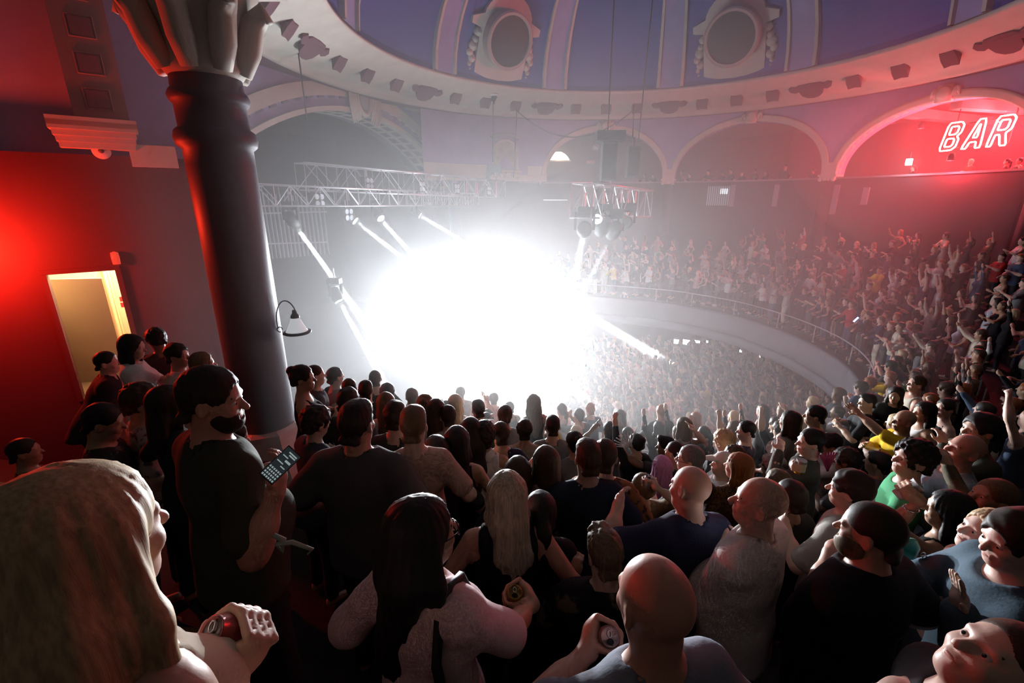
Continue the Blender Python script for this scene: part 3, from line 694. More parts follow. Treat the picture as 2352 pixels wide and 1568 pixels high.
def moving_head(p, target, label, scale=1.0, group='stage moving lights', glow=25.0, color=(.88, .94, 1)):
    p = np.array(p, float); t = thing('moving_light', label, 'stage light', p, group=group)
    f = unit(np.array(target) - p); up = np.array([0, 0, 1.]); s = unit(np.cross(f, up)); u = np.cross(s, f); Rm = np.stack([s, u, f], 1); k = scale
    MB().lathe([(.10*k, -.22*k), (.15*k, -.18*k), (.16*k, .05*k), (.135*k, .20*k), (.13*k, .20*k), (.12*k, .15*k)], 16, (0, 0, 0), Rm).build('head', blackm, t, True)
    MB().lathe([(0, .165*k), (.125*k, .165*k)], 16, (0, 0, 0), Rm).build('lens', mat('hot_lens', (.8, .9, 1), .3, emit=color, estr=glow), t)
    mb = MB()
    for sg in (-1, 1): mb.bar(s*sg*.19*k, s*sg*.19*k + up*.30*k, .05*k, .09*k, up=f)
    mb.bar(s*-.21*k + up*.31*k, s*.21*k + up*.31*k, .06*k, .1*k); mb.build('yoke', blackm, t)
    MB().box(up*.40*k, (.17*k, .13*k, .07*k)).build('base', blackm, t)
    MB().tube([up*.46*k, up*.75*k], .02*k, 6).build('clamp', alu, t)
    return p + f*.24*k, f
beams = [((670, 505), (880, 800), .2, 3.0, 'moving light at the far left of the stage, beam tipped steeply down'),
         ((805, 499), (1330, 905), .6, 2.0, 'moving light on the stage truss, left of the pair with crossing beams'),
         ((868, 494), (1290, 985), .6, 2.2, 'moving light on the stage truss, right of the pair with crossing beams'),
         ((955, 489), (1500, 812), .6, 2.0, 'moving light on the stage truss with the longest beam into the stalls'),
         ((772, 678), (930, 965), -.5, 3.0, 'moving light standing low at the left of the stage')]
BEAMPOW = 8000000
for i, (s_, t_, o_, an, lab) in enumerate(beams):
    yb = float(on_line(ta0, ta1, s_[0])[1]) if i < 4 else 15.5
    p = at_y(*s_, yb); tg = at_z(*t_, 1.6)
    q, f = moving_head(p, tg, lab, 1.25)
    light('SPOT', 'moving_light_beam', q, BEAMPOW*(2.0 if i == 3 else .7 if i == 0 else 1), (.90, .95, 1), tg, an, .25, .06)
# dark fixtures along the trusses
for i, (x, y, o_, lab) in enumerate(((725, 432, .6, 'dark lamp on the lower truss nearest the pillar'), (790, 452, .6, 'dark lamp under the lower truss with a pale barn door'), (845, 432, -1.6, 'dark four-lamp cluster on the upper truss, leftmost'),
                                     (965, 436, -1.6, 'dark four-lamp cluster on the upper truss, second from left'), (1045, 437, -1.6, 'dark four-lamp cluster on the upper truss, third from left'), (1118, 440, -1.6, 'dark four-lamp cluster on the upper truss, rightmost'))):
    p = on_line(*((ta0, ta1) if o_ > 0 else (tb0, tb1)), x, -.62 if i == 1 else -.12 if o_ > 0 else -.1); t = thing('blinder_lamp', lab, 'stage light', p, math.atan2(WD[1], WD[0]), group='dark lamps on the stage trusses')
    MB().box((0, 0, 0), (.26, .12, .24)).build('housing', blackm, t)
    me = MB().lathe([(.10, 0), (.09, .03), (0, .02)], 12, (0, 0, 0), rotx(math.pi/2)).mesh('lamp_lens'); me.materials.append(mat('dull_lens', (.5, .55, .6), .2, emit=(.8, .9, 1), estr=.08))
    for a in (-.12, .12):
        for b in (-.11, .11): link('lamp_lens', me, t, (a, -.12, b))
    MB().bar((0, 0, .24), (0, 0, .5), .04).build('clamp', alu, t)
# the bank of strobes at the front of the stage that fills the haze
STROBE = 1500
for i, (x, y, pw_, lab) in enumerate(((985, 665, .9, 'blinding white strobe bank at the stage front, upper left of the glow'), (1065, 750, 1.3, 'blinding white strobe bank at the middle of the glow'), (1150, 865, .8, 'blinding white strobe bank low in the glow'),
                                      (915, 765, .5, 'blinding white strobe bank at the left of the glow'))):
    p = at_y(x, y, 20.0 - .012*(y - 700)); t = thing('strobe_bank', lab, 'stage light', p, group='strobe banks at the stage front')
    f = unit(np.array([2, 9, 4]) - p); s = unit(np.cross(f, (0, 0, 1))); u = np.cross(s, f); Rm = np.stack([s, u, f], 1)
    MB().box((0, 0, 0), (.5, .3, .1), Rm).build('housing', blackm, t)
    me = MB().box((0, 0, 0), (.1, .1, .01), Rm).mesh('strobe_lamp'); me.materials.append(mat('strobe_lens', (1, 1, 1), .3, emit=(.93, .96, 1), estr=40))
    for a in range(4):
        for b in range(2): link('strobe_lamp', me, t, f*.105 + s*(-.36 + .24*a) + u*(-.13 + .26*b))
    MB().bar((0, 0, 0), (0, 0, 1.3 - p[2]), .06).build('stand', blackm, t)
    light('POINT', 'strobe_light', p + f*.35, STROBE*pw_*.42, (.86, .93, 1), radius=.35)
    light('SPOT', 'strobe_flood', p + f*.4, STROBE*pw_*1.15, (.86, .93, 1), (-2.0, 1.0, 9.0), 165, 1.0, .35)

# added key lamps inside the glow, there to brighten the near balcony crowd
for i, (x, y, yy, tgt, pw_) in enumerate(((1040, 680, 20.3, (2.6, 3.5, 7.4), 13000), (1105, 780, 19.6, (3.5, 2.5, 7.6), 17000), (965, 720, 20.0, (-1.5, 3.5, 7.4), 6000))):
    p = at_y(x, y, yy); lab = ['added crowd key lamp inside the glow, upper one', 'added crowd key lamp inside the glow, lower right one', 'added crowd key lamp inside the glow, left one'][i]
    q, f = moving_head(p, tgt, lab, 1.1, 'added key lamps at the stage front', 30)
    light('SPOT', 'added_key_beam', q, pw_, (.95, .97, 1), tgt, 34, .6, .12)

# ---- hanging truss with lamps over the stalls at the right
r0, r1 = at_y(1335, 460, 13.0), at_y(1478, 468, 17.8)
truss('flown_truss', 'dusty pink silver box truss flown over the stalls', r0, r1, .92, .62, .72, .03)
fl = []
for i, (x, y, yy, tx, ty, lab) in enumerate(((1342, 528, 13.2, 1318, 655, 'dark moving light under the flown truss, leftmost with a faint beam'), (1385, 520, 13.8, 1240, 850, 'dark moving light under the flown truss behind the bright lamp'),
                                             (1410, 530, 14.0, 1285, 780, 'dark moving light under the flown truss with a slanting beam'), (1438, 512, 15.5, 1440, 640, 'dark moving light under the flown truss, rightmost'))):
    p = at_y(x, y, yy); tg = at_z(tx, ty, 2.0)
    q, f = moving_head(p, tg, lab, 1.35, 'moving lights under the flown truss', 3)
    if i in (0, 2): light('SPOT', 'flown_beam', q, 500000, (.9, .95, 1), tg, 2.2, .3, .08)
t = thing('flood_lamp', 'bright white lamp head glaring under the flown truss', 'stage light', at_y(1372, 503, 13.4))
MB().lathe([(0, -.14), (.10, -.1), (.14, .02), (.13, .05)], 14, (0, 0, 0), rotx(math.pi/2) @ rotx(.5)).build('reflector', mat('hot_white', (.9, .95, 1), .4, emit=(.8, .95, 1), estr=6), t, True)
MB().box((0, .12, .1), (.12, .08, .1)).build('housing', blackm, t)
for i, (x0, y0, x1, y1, yy) in enumerate(((1400, 330, 1400, 408, 15.0),)):
    t = thing('hanging_speaker', 'tall dark loudspeaker hanging above the flown truss', 'loudspeaker', at_y(1397, 372, 15))
    MB().box((0, 0, 0), (.22, .2, .55)).build('cabinet', mat('speaker_grey', (.035, .037, .042), .6), t); MB().box((0, -.21, 0), (.19, .01, .5)).build('grille', blackm, t)
    MB().box((0, 0, .72), (.42, .3, .14)).build('yoke_frame', blackm, t)
    MB().bar((-.1, 0, -.5), (-.42, -.2, -.95), .05).bar((.1, 0, -.5), (.3, .2, -.98), .05).build('hanging_strap', blackm, t)
t = thing('hanging_speaker', 'smaller dark loudspeaker hanging right of the tall one', 'loudspeaker', at_y(1453, 372, 17)); MB().box((0, 0, 0), (.2, .2, .5)).build('cabinet', mat('speaker_grey'), t); MB().box((0, -.21, 0), (.17, .01, .46)).build('grille', blackm, t); MB().tube([(0, 0, .5), (0, 0, .8)], .03, 6).build('hook', blackm, t)
cable = mat('black_cable', (.01, .01, .012), .6)
def wire(name, label, pts, r=.018, end=None):
    mb = MB(); mb.tube(pts, r, 6); o = mb.build(name, cable, None, True); tag(o, label, 'cable'); return o
wire('suspension_cable', 'long black cable from the dome down to the tall speaker', [at_y(1412, -30, 15.0), at_y(1396, 300, 15.0)], .02)
wire('suspension_cable', 'long black cable from the dome down beside the small speaker', [at_y(1502, -30, 17.4), at_y(1466, 325, 17.4)], .02)
wire('suspension_cable', 'thick black cable hanging from a square plaque to the small speaker', [polar(10.6, angle_of(1456, 240, 10.6)[0], 13.6), at_y(1453, 320, 17.2)], .025)
pa = at_y(1187, 254, 25.8); pb = at_y(1456, 252, 25.0); wire('swag_cable', 'black cable swagged between two plaques of the dome cornice', [pa*(1-t) + pb*t - [0, 0, 1.25*4*t*(1-t)] for t in np.linspace(0, 1, 17)], .03)
wire('suspension_cable', 'thin cable from the cornice down past the niche', [at_y(1187, 250, 25.8), at_y(1180, 408, 26.5)], .02)
wire('suspension_cable', 'thin cable from the cornice to the small spotlight by the niche', [at_y(1133, 232, 25.2), at_y(1132, 372, 25.2)], .02)
wire('suspension_cable', 'cable dropping from the cornice near the pillar to the stage arch', [at_y(675, 42, 17.0), at_y(706, 283, 17.6)], .022)
for x, y, yy, lab in ((672, 36, 17.0, 'black hoist hook on the cornice nearest the pillar'), (1134, 226, 25.2, 'black hoist hook on the cornice above the niche')):
    t = thing('hoist_hook', lab, 'hook', at_y(x, y, yy)); MB().box((0, 0, 0), (.12, .06, .14), roty(.5)).build('housing', cable, t); MB().tube([(.0, 0, -.1), (.02, 0, -.25)], .04, 6).build('shackle', cable, t)
    MB().lathe([(.26, .16), (.22, .12), (0, .1)], 12).build('ceiling_plate', mat('white_plate', (.7, .7, .68), .6), t)
t = thing('hanging_spotlight', 'small dark spotlight and bracket hanging in front of the niche', 'stage light', at_y(1130, 388, 25.2))
MB().box((.1, 0, .0), (.36, .2, .18)).build('lamp_body', mat('slate_paint', (.08, .12, .15), .6), t); MB().bar((-.15, 0, .2), (-.25, 0, -.6), .3, .2).build('drape_bag', mat('slate_paint'), t)
MB().bar((.05, 0, -.1), (.3, 0, -.65), .05).bar((-.1, 0, -.1), (-.3, 0, -.75), .05).build('leg', mat('slate_paint'), t)
# things inside the first arch
g = mat('lit_fanlight', (.9, .85, .7), .5, emit=(1, .86, .62), estr=3.2)
a, z = angle_of(1283, 368, 15.0); p = polar(15.0, a, z); e = unit(np.array([-math.sin(math.radians(a)), math.cos(math.radians(a)), 0])); 
t = thing('window_2', 'small warm lit fan shaped window inside the left arch', 'window', p); t['kind'] = 'structure'; del t['category']
MB().prism([(-.72, 0), (.72, 0), (.58, .22), (.40, .38), (.15, .50), (-.15, .50), (-.40, .38), (-.58, .22)], (0, 0, 0), e, (0, 0, 1), polar(.08, a, 0) - np.array([CX, CY, 0])).build('pane', g, t)
MB().bar(e*-.8 + [0, 0, -.03], e*.8 + [0, 0, -.03], .08).build('sill', cream, t)
light('POINT', 'fanlight_lamp', polar(14.6, a, z + .2), 14, (1, .84, .6), radius=.1)
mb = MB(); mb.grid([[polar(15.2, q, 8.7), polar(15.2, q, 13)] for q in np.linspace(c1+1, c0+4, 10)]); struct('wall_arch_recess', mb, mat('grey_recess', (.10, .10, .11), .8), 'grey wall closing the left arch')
for (x, y, hw_, hh, lab, nm) in ((1368, 338, .22, .18, 'round pictogram sign high inside the left arch', 'pictogram_sign'), (1357, 372, .26, .09, 'small red and white notice below the pictogram sign', 'notice_sign')):
    a, z = angle_of(x, y, 15.1); t = thing(nm, lab, 'sign', polar(15.1, a, z), math.radians(a))
    MB().box((0, 0, 0), (.02, hw_, hh)).build('plate', mat('sign_grey', (.16, .16, .17), .6) if nm == 'pictogram_sign' else mat('sign_white', (.62, .56, .54), .6), t)
    if nm == 'pictogram_sign':
        MB().tube([(-.03, .2*math.cos(q), .16*math.sin(q)) for q in np.linspace(0, 2*math.pi, 17)[:-1]], .018, 5, closed=True).build('ring', mat('sign_white'), t)
        MB().lathe([(0, 0), (.05, .01), (0, .03)], 8, (-.03, .06, .04), roty(-math.pi/2)).lathe([(0, 0), (.05, .01), (0, .03)], 8, (-.03, -.06, .04), roty(-math.pi/2)).box((-.03, .06, -.05), (.01, .06, .05)).box((-.03, -.06, -.05), (.01, .06, .05)).build('figure_marks', mat('sign_white'), t)
    else:
        MB().box((-.03, 0, .06), (.01, .25, .02)).box((-.03, 0, -.06), (.01, .25, .02)).build('red_border', mat('sign_red', (.5, .08, .06), .6), t)
t = thing('dome_camera', 'small white dome camera on the wall below the left arch', 'camera', polar(RW - .05, *angle_of(1240, 421)[0:2])); MB().lathe([(.11, .1), (.11, .02), (.08, -.08), (0, -.11)], 12).build('dome', mat('white_plastic'), t, True); MB().box((0, 0, .12), (.12, .12, .03)).build('mount', mat('white_plastic'), t)
t = thing('strip_light', 'thin pale strip light on the dark wall below the left arch', 'lamp', polar(RW - .08, *angle_of(1275, 459)[0:2])); a = angle_of(1275, 459)[0]
MB().box((0, 0, 0), (.03, .75, .03), rotz(math.radians(a))).build('tube', mat('strip_glow', (.8, .8, .8), .5, emit=(.8, .9, 1), estr=.7), t); MB().box((0, 0, .05), (.04, .8, .03), rotz(math.radians(a))).build('housing', blackm, t)

# ---- lit openings in the stalls under the balcony
def stall_window(i, x0, x1, y0, y1, lab, st=5.0):
    a, z = angle_of((x0+x1)/2, (y0+y1)/2, RW - .1); q0 = at_circle(x0, y0, CEN, RW-.1); q1 = at_circle(x1, y1, CEN, RW-.1)
    wd = max(.15, math.hypot(q1[0]-q0[0], q1[1]-q0[1])/2*.95); ht = abs(q1[2]-q0[2])/2
    t = thing('window_%d' % i, lab, 'window', polar(RW-.1, a, (q0[2]+q1[2])/2), math.radians(a)); t['kind'] = 'structure'; del t['category']
    MB().box((0, 0, 0), (.02, wd, ht)).build('pane', mat('lit_opening', (.9, .92, .95), .5, emit=(.92, .96, 1), estr=st), t)
    MB().box((0, wd+.04, 0), (.05, .04, ht+.06)).box((0, -wd-.04, 0), (.05, .04, ht+.06)).box((0, 0, ht+.04), (.05, wd+.08, .04)).build('frame', blackm, t)
for i, (x0, x1, y0, y1, lab) in enumerate(((1548, 1562, 778, 790, 'bright narrow opening under the balcony, leftmost'), (1566, 1584, 778, 792, 'bright square opening under the balcony, second from left'), (1594, 1608, 780, 788, 'bright opening under the balcony, third from left'), (1615, 1627, 780, 787, 'bright opening under the balcony, fourth from left'),
                                           (1685, 1694, 793, 803, 'small bright opening beside the second cluster under the balcony'), (1699, 1718, 802, 812, 'bright opening in the second cluster under the balcony'), (1731, 1747, 808, 822, 'large bright opening near the balcony bend'), (1755, 1766, 819, 825, 'small bright opening nearest the balcony bend'))):
    stall_window(3 + i, x0, x1, y0, y1, lab)
for (x, y) in ((1735, 832), (1765, 838)):
    a, z = angle_of(x, y, RW-.4); t = thing('bar_light', 'small blue bar lamp in the stalls, %s one' % ('left' if x < 1750 else 'right'), 'lamp', polar(RW-.4, a, z)); MB().lathe([(0, -.06), (.05, -.05), (.05, .05), (0, .06)], 8).build('bulb', mat('blue_bulb', (.1, .1, .6), .4, emit=(.15, .2, 1), estr=3), t); MB().box((0, 0, .08), (.06, .06, .03)).build('base', blackm, t)

# ---- neon sign in the bar arch
def neon_letter(ch):
    if ch == 'B': return [[(0, 0), (.62, 0), (.80, .12), (.80, .38), (.66, .50), (.80, .62), (.80, .88), (.64, 1), (0, 1)], [(.2, .14), (.52, .14), (.60, .2), (.60, .36), (.52, .43), (.2, .43)], [(.2, .57), (.52, .57), (.60, .64), (.60, .8), (.52, .86), (.2, .86)]]
    if ch == 'A': return [[(-.02, 0), (.20, 0), (.28, .22), (.58, .22), (.64, 0), (.88, 0), (.62, 1), (.30, 1)], [(.33, .37), (.54, .37), (.46, .82), (.43, .82)]]
    return [[(0, 0), (.2, 0), (.2, .38), (.38, .38), (.60, 0), (.86, 0), (.62, .42), (.80, .54), (.80, .88), (.64, 1), (0, 1)], [(.2, .53), (.52, .53), (.6, .6), (.6, .8), (.52, .86), (.2, .86)]]
aB, zB = angle_of(2235, 350, 13.9); e1 = at_circle(2155, 350, CEN, 13.9); e2 = at_circle(2315, 345, CEN, 13.9); ex = unit((e2-e1)*[1, 1, 0]); Wd = np.linalg.norm((e2-e1)[:2])
zb0 = at_circle(2160, 347, CEN, 13.9)[2]; zb1 = at_circle(2170, 285, CEN, 13.9)[2]; Hh = zb1 - zb0
ns = thing('neon_sign', 'glowing outlined neon sign reading BAR under the right arch', 'sign', e1*[1, 1, 0] + [0, 0, zb0])
nm = mat('neon_tube', (1, .8, .7), .4, emit=(1, .74, .62), estr=9)
for i, ch in enumerate('BAR'):
    t = thing('neon_letter', '', '', ex*(Wd*i*.345)); t.parent = ns
    for poly in neon_letter(ch):
        pts = []
        for k in range(len(poly)):
            a = np.array(poly[k]); b = np.array(poly[(k+1) % len(poly)])
            for s_ in (0.12, .5, .88): q = a + (b-a)*s_; pts.append(ex*((q[0] + .22*q[1])*Wd*.30) + [0, 0, q[1]*Hh])
        MB().tube(pts, .028, 6, closed=True).build('tube', nm, t, True)
nn_ = np.array([-ex[1], ex[0], 0]); 
if nn_ @ (e1 - [0, 0, CAMZ]) < 0: nn_ = -nn_
mb = MB(); mb.bar(nn_*.1 + ex*.2 + [0, 0, Hh*.93], nn_*.1 + ex*(Wd*1.1) + [0, 0, Hh*.93], .04).bar(nn_*.1 + ex*.1 + [0, 0, Hh*.08], nn_*.1 + ex*(Wd) + [0, 0, Hh*.08], .04)
for k in (.15, .95): mb.bar(nn_*.1 + ex*(Wd*k) + [0, 0, Hh*.05], nn_*.1 + ex*(Wd*k) + [0, 0, Hh + .9], .03)
mb.build('support_frame', blackm, ns)
# red lamps of the bar and its counter
for k, (q, r, z, pw_) in enumerate(((c2-10, 15.0, 11.9, 450), (c2-20, 15.2, 11.8, 2600), (c2-28, 15.0, 11.6, 2900), (c2-22, 12.6, 10.3, 600))):
    t = thing('red_lamp', ['red ceiling lamp in the bar nearest the middle arch', 'red ceiling lamp in the bar behind the neon sign', 'red ceiling lamp at the right end of the bar', 'red lamp clamped to the parapet below the neon sign'][k], 'lamp', polar(r, q, z))
    MB().lathe([(.07, .2), (.12, .1), (.13, -.05), (.12, -.06)], 12).build('can', blackm, t, True); MB().lathe([(0, -.05), (.12, -.05)], 12).build('lens', mat('red_lamp_lens2', (.6, .02, .02), .4, emit=(1, .03, .05), estr=8), t)
    light('POINT', 'red_bar_light', polar(r - .05, q, z - .25), pw_, (1, .035, .05), radius=.12)
ct = thing('bar_counter', 'dark bar counter behind the parapet under the neon sign', 'counter', polar(16.2, c2-20, 8.75), math.radians(c2-20))
MB().box((0, 0, .5), (.3, 3.0, .5)).build('front', plumw, ct); MB().box((-.05, 0, 1.03), (.4, 3.1, .04)).build('top', wood, ct)
t = thing('glare_lamp', 'small blinding white lamp below the neon sign', 'lamp', at_circle(2088, 372, CEN, RW-.2)); MB().box((0, 0, 0), (.14, .1, .12), rotz(.8)).build('lens', mat('white_glare', (1, 1, 1), .4, emit=(.95, .96, 1), estr=14), t); MB().bar((0, 0, .1), (0, 0, .4), .04).build('bracket', blackm, t)
light('POINT', 'glare_light', at_circle(2085, 376, CEN, RW-.55), 60, (.95, .96, 1), radius=.08)

# ================================================================== PEOPLE: bodies grown as smooth implicit surfaces
def axis(lo, hi, coarse, fine):
    out = [lo]; x = lo
    while x < hi:
        st = coarse
        for c, h, s in fine:
            if c - h - coarse < x < c + h: st = min(st, s)
        x += st; out.append(x)
    return np.array(out, np.float32)
def P_c(a, b, r1, r2, k=.02, sub=False): return ('c', np.array(a, float), np.array(b, float), r1, r2, None, 1.0, k, sub)
def P_t(a, b, r1, r2, u, q, k=.03, sub=False): return ('c', np.array(a, float), np.array(b, float), r1, r2, np.array(u, float), q, k, sub)
def P_e(c, r, R=None, k=.02, sub=False): return ('e', np.array(c, float), np.array(r, float), R, None, None, 1.0, k, sub)
def bounds(prims, pad=.03):
    lo = np.full(3, 9.); hi = np.full(3, -9.)
    for p in prims:
        if p[8]: continue
        if p[0] == 'c':
            r = max(p[3], p[4]); lo = np.minimum(lo, np.minimum(p[1], p[2]) - r); hi = np.maximum(hi, np.maximum(p[1], p[2]) + r)
        else:
            r = p[2].max(); lo = np.minimum(lo, p[1] - r); hi = np.maximum(hi, p[1] + r)
    return lo - pad, hi + pad
def field(prims, ax, planes=(), warp=None):
    X, Y, Z = ax; D = np.full((len(X), len(Y), len(Z)), .08, np.float32)
    for kind, a, b, c, d, u, q, k, sub in prims:
        if kind == 'c': r = max(c, d); lo = np.minimum(a, b) - r; hi = np.maximum(a, b) + r
        else: lo = a - b.max(); hi = a + b.max()
        m = max(k, .02) + .012; sl = []
        for A, l, h in zip(ax, lo, hi):
            i0 = max(int(np.searchsorted(A, l - m)) - 1, 0); i1 = min(int(np.searchsorted(A, h + m)) + 1, len(A)); sl.append(slice(i0, i1))
        x = X[sl[0]][:, None, None]; y = Y[sl[1]][None, :, None]; z = Z[sl[2]][None, None, :]
        if x.size == 0 or y.size == 0 or z.size == 0: continue
        if kind == 'c':
            px, py, pz = x - a[0], y - a[1], z - a[2]; ba = b - a
            if u is not None:
                t = (px*u[0] + py*u[1] + pz*u[2]) * (1/q - 1); px = px + u[0]*t; py = py + u[1]*t; pz = pz + u[2]*t
                ba = ba + u * (ba @ u) * (1/q - 1)
            L2 = float(ba @ ba) + 1e-9; t = np.clip((px*ba[0] + py*ba[1] + pz*ba[2]) / L2, 0, 1)
            e = np.sqrt((px - t*ba[0])**2 + (py - t*ba[1])**2 + (pz - t*ba[2])**2) - (c + (d - c)*t)
            if u is not None: e = e * (.5 + .5*q)
        else:
            px, py, pz = x - a[0], y - a[1], z - a[2]
            if c is not None: px, py, pz = (c[0, i]*px + c[1, i]*py + c[2, i]*pz for i in range(3))
            k0 = np.sqrt((px/b[0])**2 + (py/b[1])**2 + (pz/b[2])**2); k1 = np.sqrt((px/b[0]**2)**2 + (py/b[1]**2)**2 + (pz/b[2]**2)**2) + 1e-6
            e = k0*(k0 - 1)/k1
        S = D[sl[0], sl[1], sl[2]]
        if sub:
            h = np.maximum(k - np.abs(S + e), 0)/k; D[sl[0], sl[1], sl[2]] = np.maximum(S, -e) + h*h*k*.25
        else:
            h = np.maximum(k - np.abs(S - e), 0)/k; D[sl[0], sl[1], sl[2]] = np.minimum(S, e) - h*h*k*.25
    G = (X[:, None, None], Y[None, :, None], Z[None, None, :])
    if warp: D = D + warp(*G).astype(np.float32)
    for n, d in planes:                                   # keep the side where p . n < d
        D = np.maximum(D, G[0]*n[0] + G[1]*n[1] + G[2]*n[2] - d)
    return D
_CE = [((0,0,0),(1,0,0)), ((0,1,0),(1,1,0)), ((0,0,1),(1,0,1)), ((0,1,1),(1,1,1)), ((0,0,0),(0,1,0)), ((1,0,0),(1,1,0)), ((0,0,1),(0,1,1)), ((1,0,1),(1,1,1)),
       ((0,0,0),(0,0,1)), ((1,0,0),(1,0,1)), ((0,1,0),(0,1,1)), ((1,1,0),(1,1,1))]
def nets(D, ax):
    X, Y, Z = ax; S = D < 0; nx, ny, nz = D.shape
    cnt = np.zeros((nx-1, ny-1, nz-1), np.int8)
    for i in (0, 1):
        for j in (0, 1):
            for k in (0, 1): cnt += S[i:nx-1+i, j:ny-1+j, k:nz-1+k]
    I, J, K = np.nonzero((cnt > 0) & (cnt < 8))
    if len(I) == 0: return np.zeros((0, 3)), np.zeros((0, 4), int)
    acc = np.zeros((len(I), 3)); num = np.zeros(len(I))
    for (a, b) in _CE:
        i0, j0, k0 = I+a[0], J+a[1], K+a[2]; i1, j1, k1 = I+b[0], J+b[1], K+b[2]
        d0 = D[i0, j0, k0]; d1 = D[i1, j1, k1]; m = (d0 < 0) != (d1 < 0)
        t = d0[m]/(d0[m] - d1[m] + 1e-12)
        acc[m, 0] += X[i0[m]]*(1-t) + X[i1[m]]*t; acc[m, 1] += Y[j0[m]]*(1-t) + Y[j1[m]]*t; acc[m, 2] += Z[k0[m]]*(1-t) + Z[k1[m]]*t; num[m] += 1
    V = acc/num[:, None]
    idx = np.full(cnt.shape, -1, np.int32); idx[I, J, K] = np.arange(len(I))
    Q = []
    for axn in range(3):
        sh = [slice(None)]*3; s2 = [slice(None)]*3; sh[axn] = slice(0, -1); s2[axn] = slice(1, None)
        A_, B_ = S[tuple(sh)], S[tuple(s2)]; E = np.nonzero(A_ != B_); inside = A_[E]
        o1, o2 = [(1, 2), (2, 0), (0, 1)][axn]
        e = [np.array(v) for v in E]; ok = (e[o1] > 0) & (e[o2] > 0) & (e[o1] < D.shape[o1]-1) & (e[o2] < D.shape[o2]-1)
        e = [v[ok] for v in e]; inside = inside[ok]
        def cell(d1, d2):
            c = [v.copy() for v in e]; c[o1] -= d1; c[o2] -= d2; return idx[c[0], c[1], c[2]]
        q = np.stack([cell(1, 1), cell(0, 1), cell(0, 0), cell(1, 0)], 1); q[~inside] = q[~inside][:, ::-1]; Q.append(q)
    Q = np.concatenate(Q); Q = Q[(Q >= 0).all(1)]
    return V, Q
def np_mesh(name, V, Q, m=None, smooth=True):
    me = bpy.data.meshes.new(name); n, f = len(V), len(Q)
    me.vertices.add(n); me.vertices.foreach_set('co', np.ascontiguousarray(V, np.float32).ravel())
    me.loops.add(f*4); me.loops.foreach_set('vertex_index', np.ascontiguousarray(Q, np.int32).ravel())
    me.polygons.add(f); me.polygons.foreach_set('loop_start', np.arange(0, f*4, 4, dtype=np.int32))
    me.polygons.foreach_set('use_smooth', np.ones(f, bool)); me.update(); me.validate()
    if m: me.materials.append(m)
    return me

RES = {'A': dict(head=.0066, hand=.0062, body=.021, cloth=.019, hair=.0080), 'B': dict(head=.0105, hand=.0085, body=.030, cloth=.026, hair=.0125),
       'C': dict(head=.020, hand=.020, body=.042, cloth=.040, hair=.022), 'D': dict(head=.027, hand=.035, body=.05, cloth=.05, hair=.03)}
HANDS = {'down': (.09, .04, -.53), 'hip': (.14, .14, -.36), 'chest': (-.07, .27, -.15), 'drink': (.02, .33, -.04), 'face': (-.10, .24, .12), 'up': (.10, .14, .50),
         'upf': (.03, .38, .34), 'point': (.0, .52, .12), 'phone': (-.10, .36, -.08), 'rail': (.06, .36, -.28), 'wave': (.22, .10, .44), 'clap': (-.16, .33, .10), 'behind': (.1, -.16, -.42)}
def ik(sh, hd, l1, l2, pole):
    v = hd - sh; d = min(np.linalg.norm(v), (l1+l2)*.995); v = unit(v); hd = sh + v*d
    a = (l1*l1 - l2*l2 + d*d)/(2*d); h = math.sqrt(max(l1*l1 - a*a, 0)); p = pole - v*(pole @ v); p = unit(p)
    return sh + v*a + p*h, hd
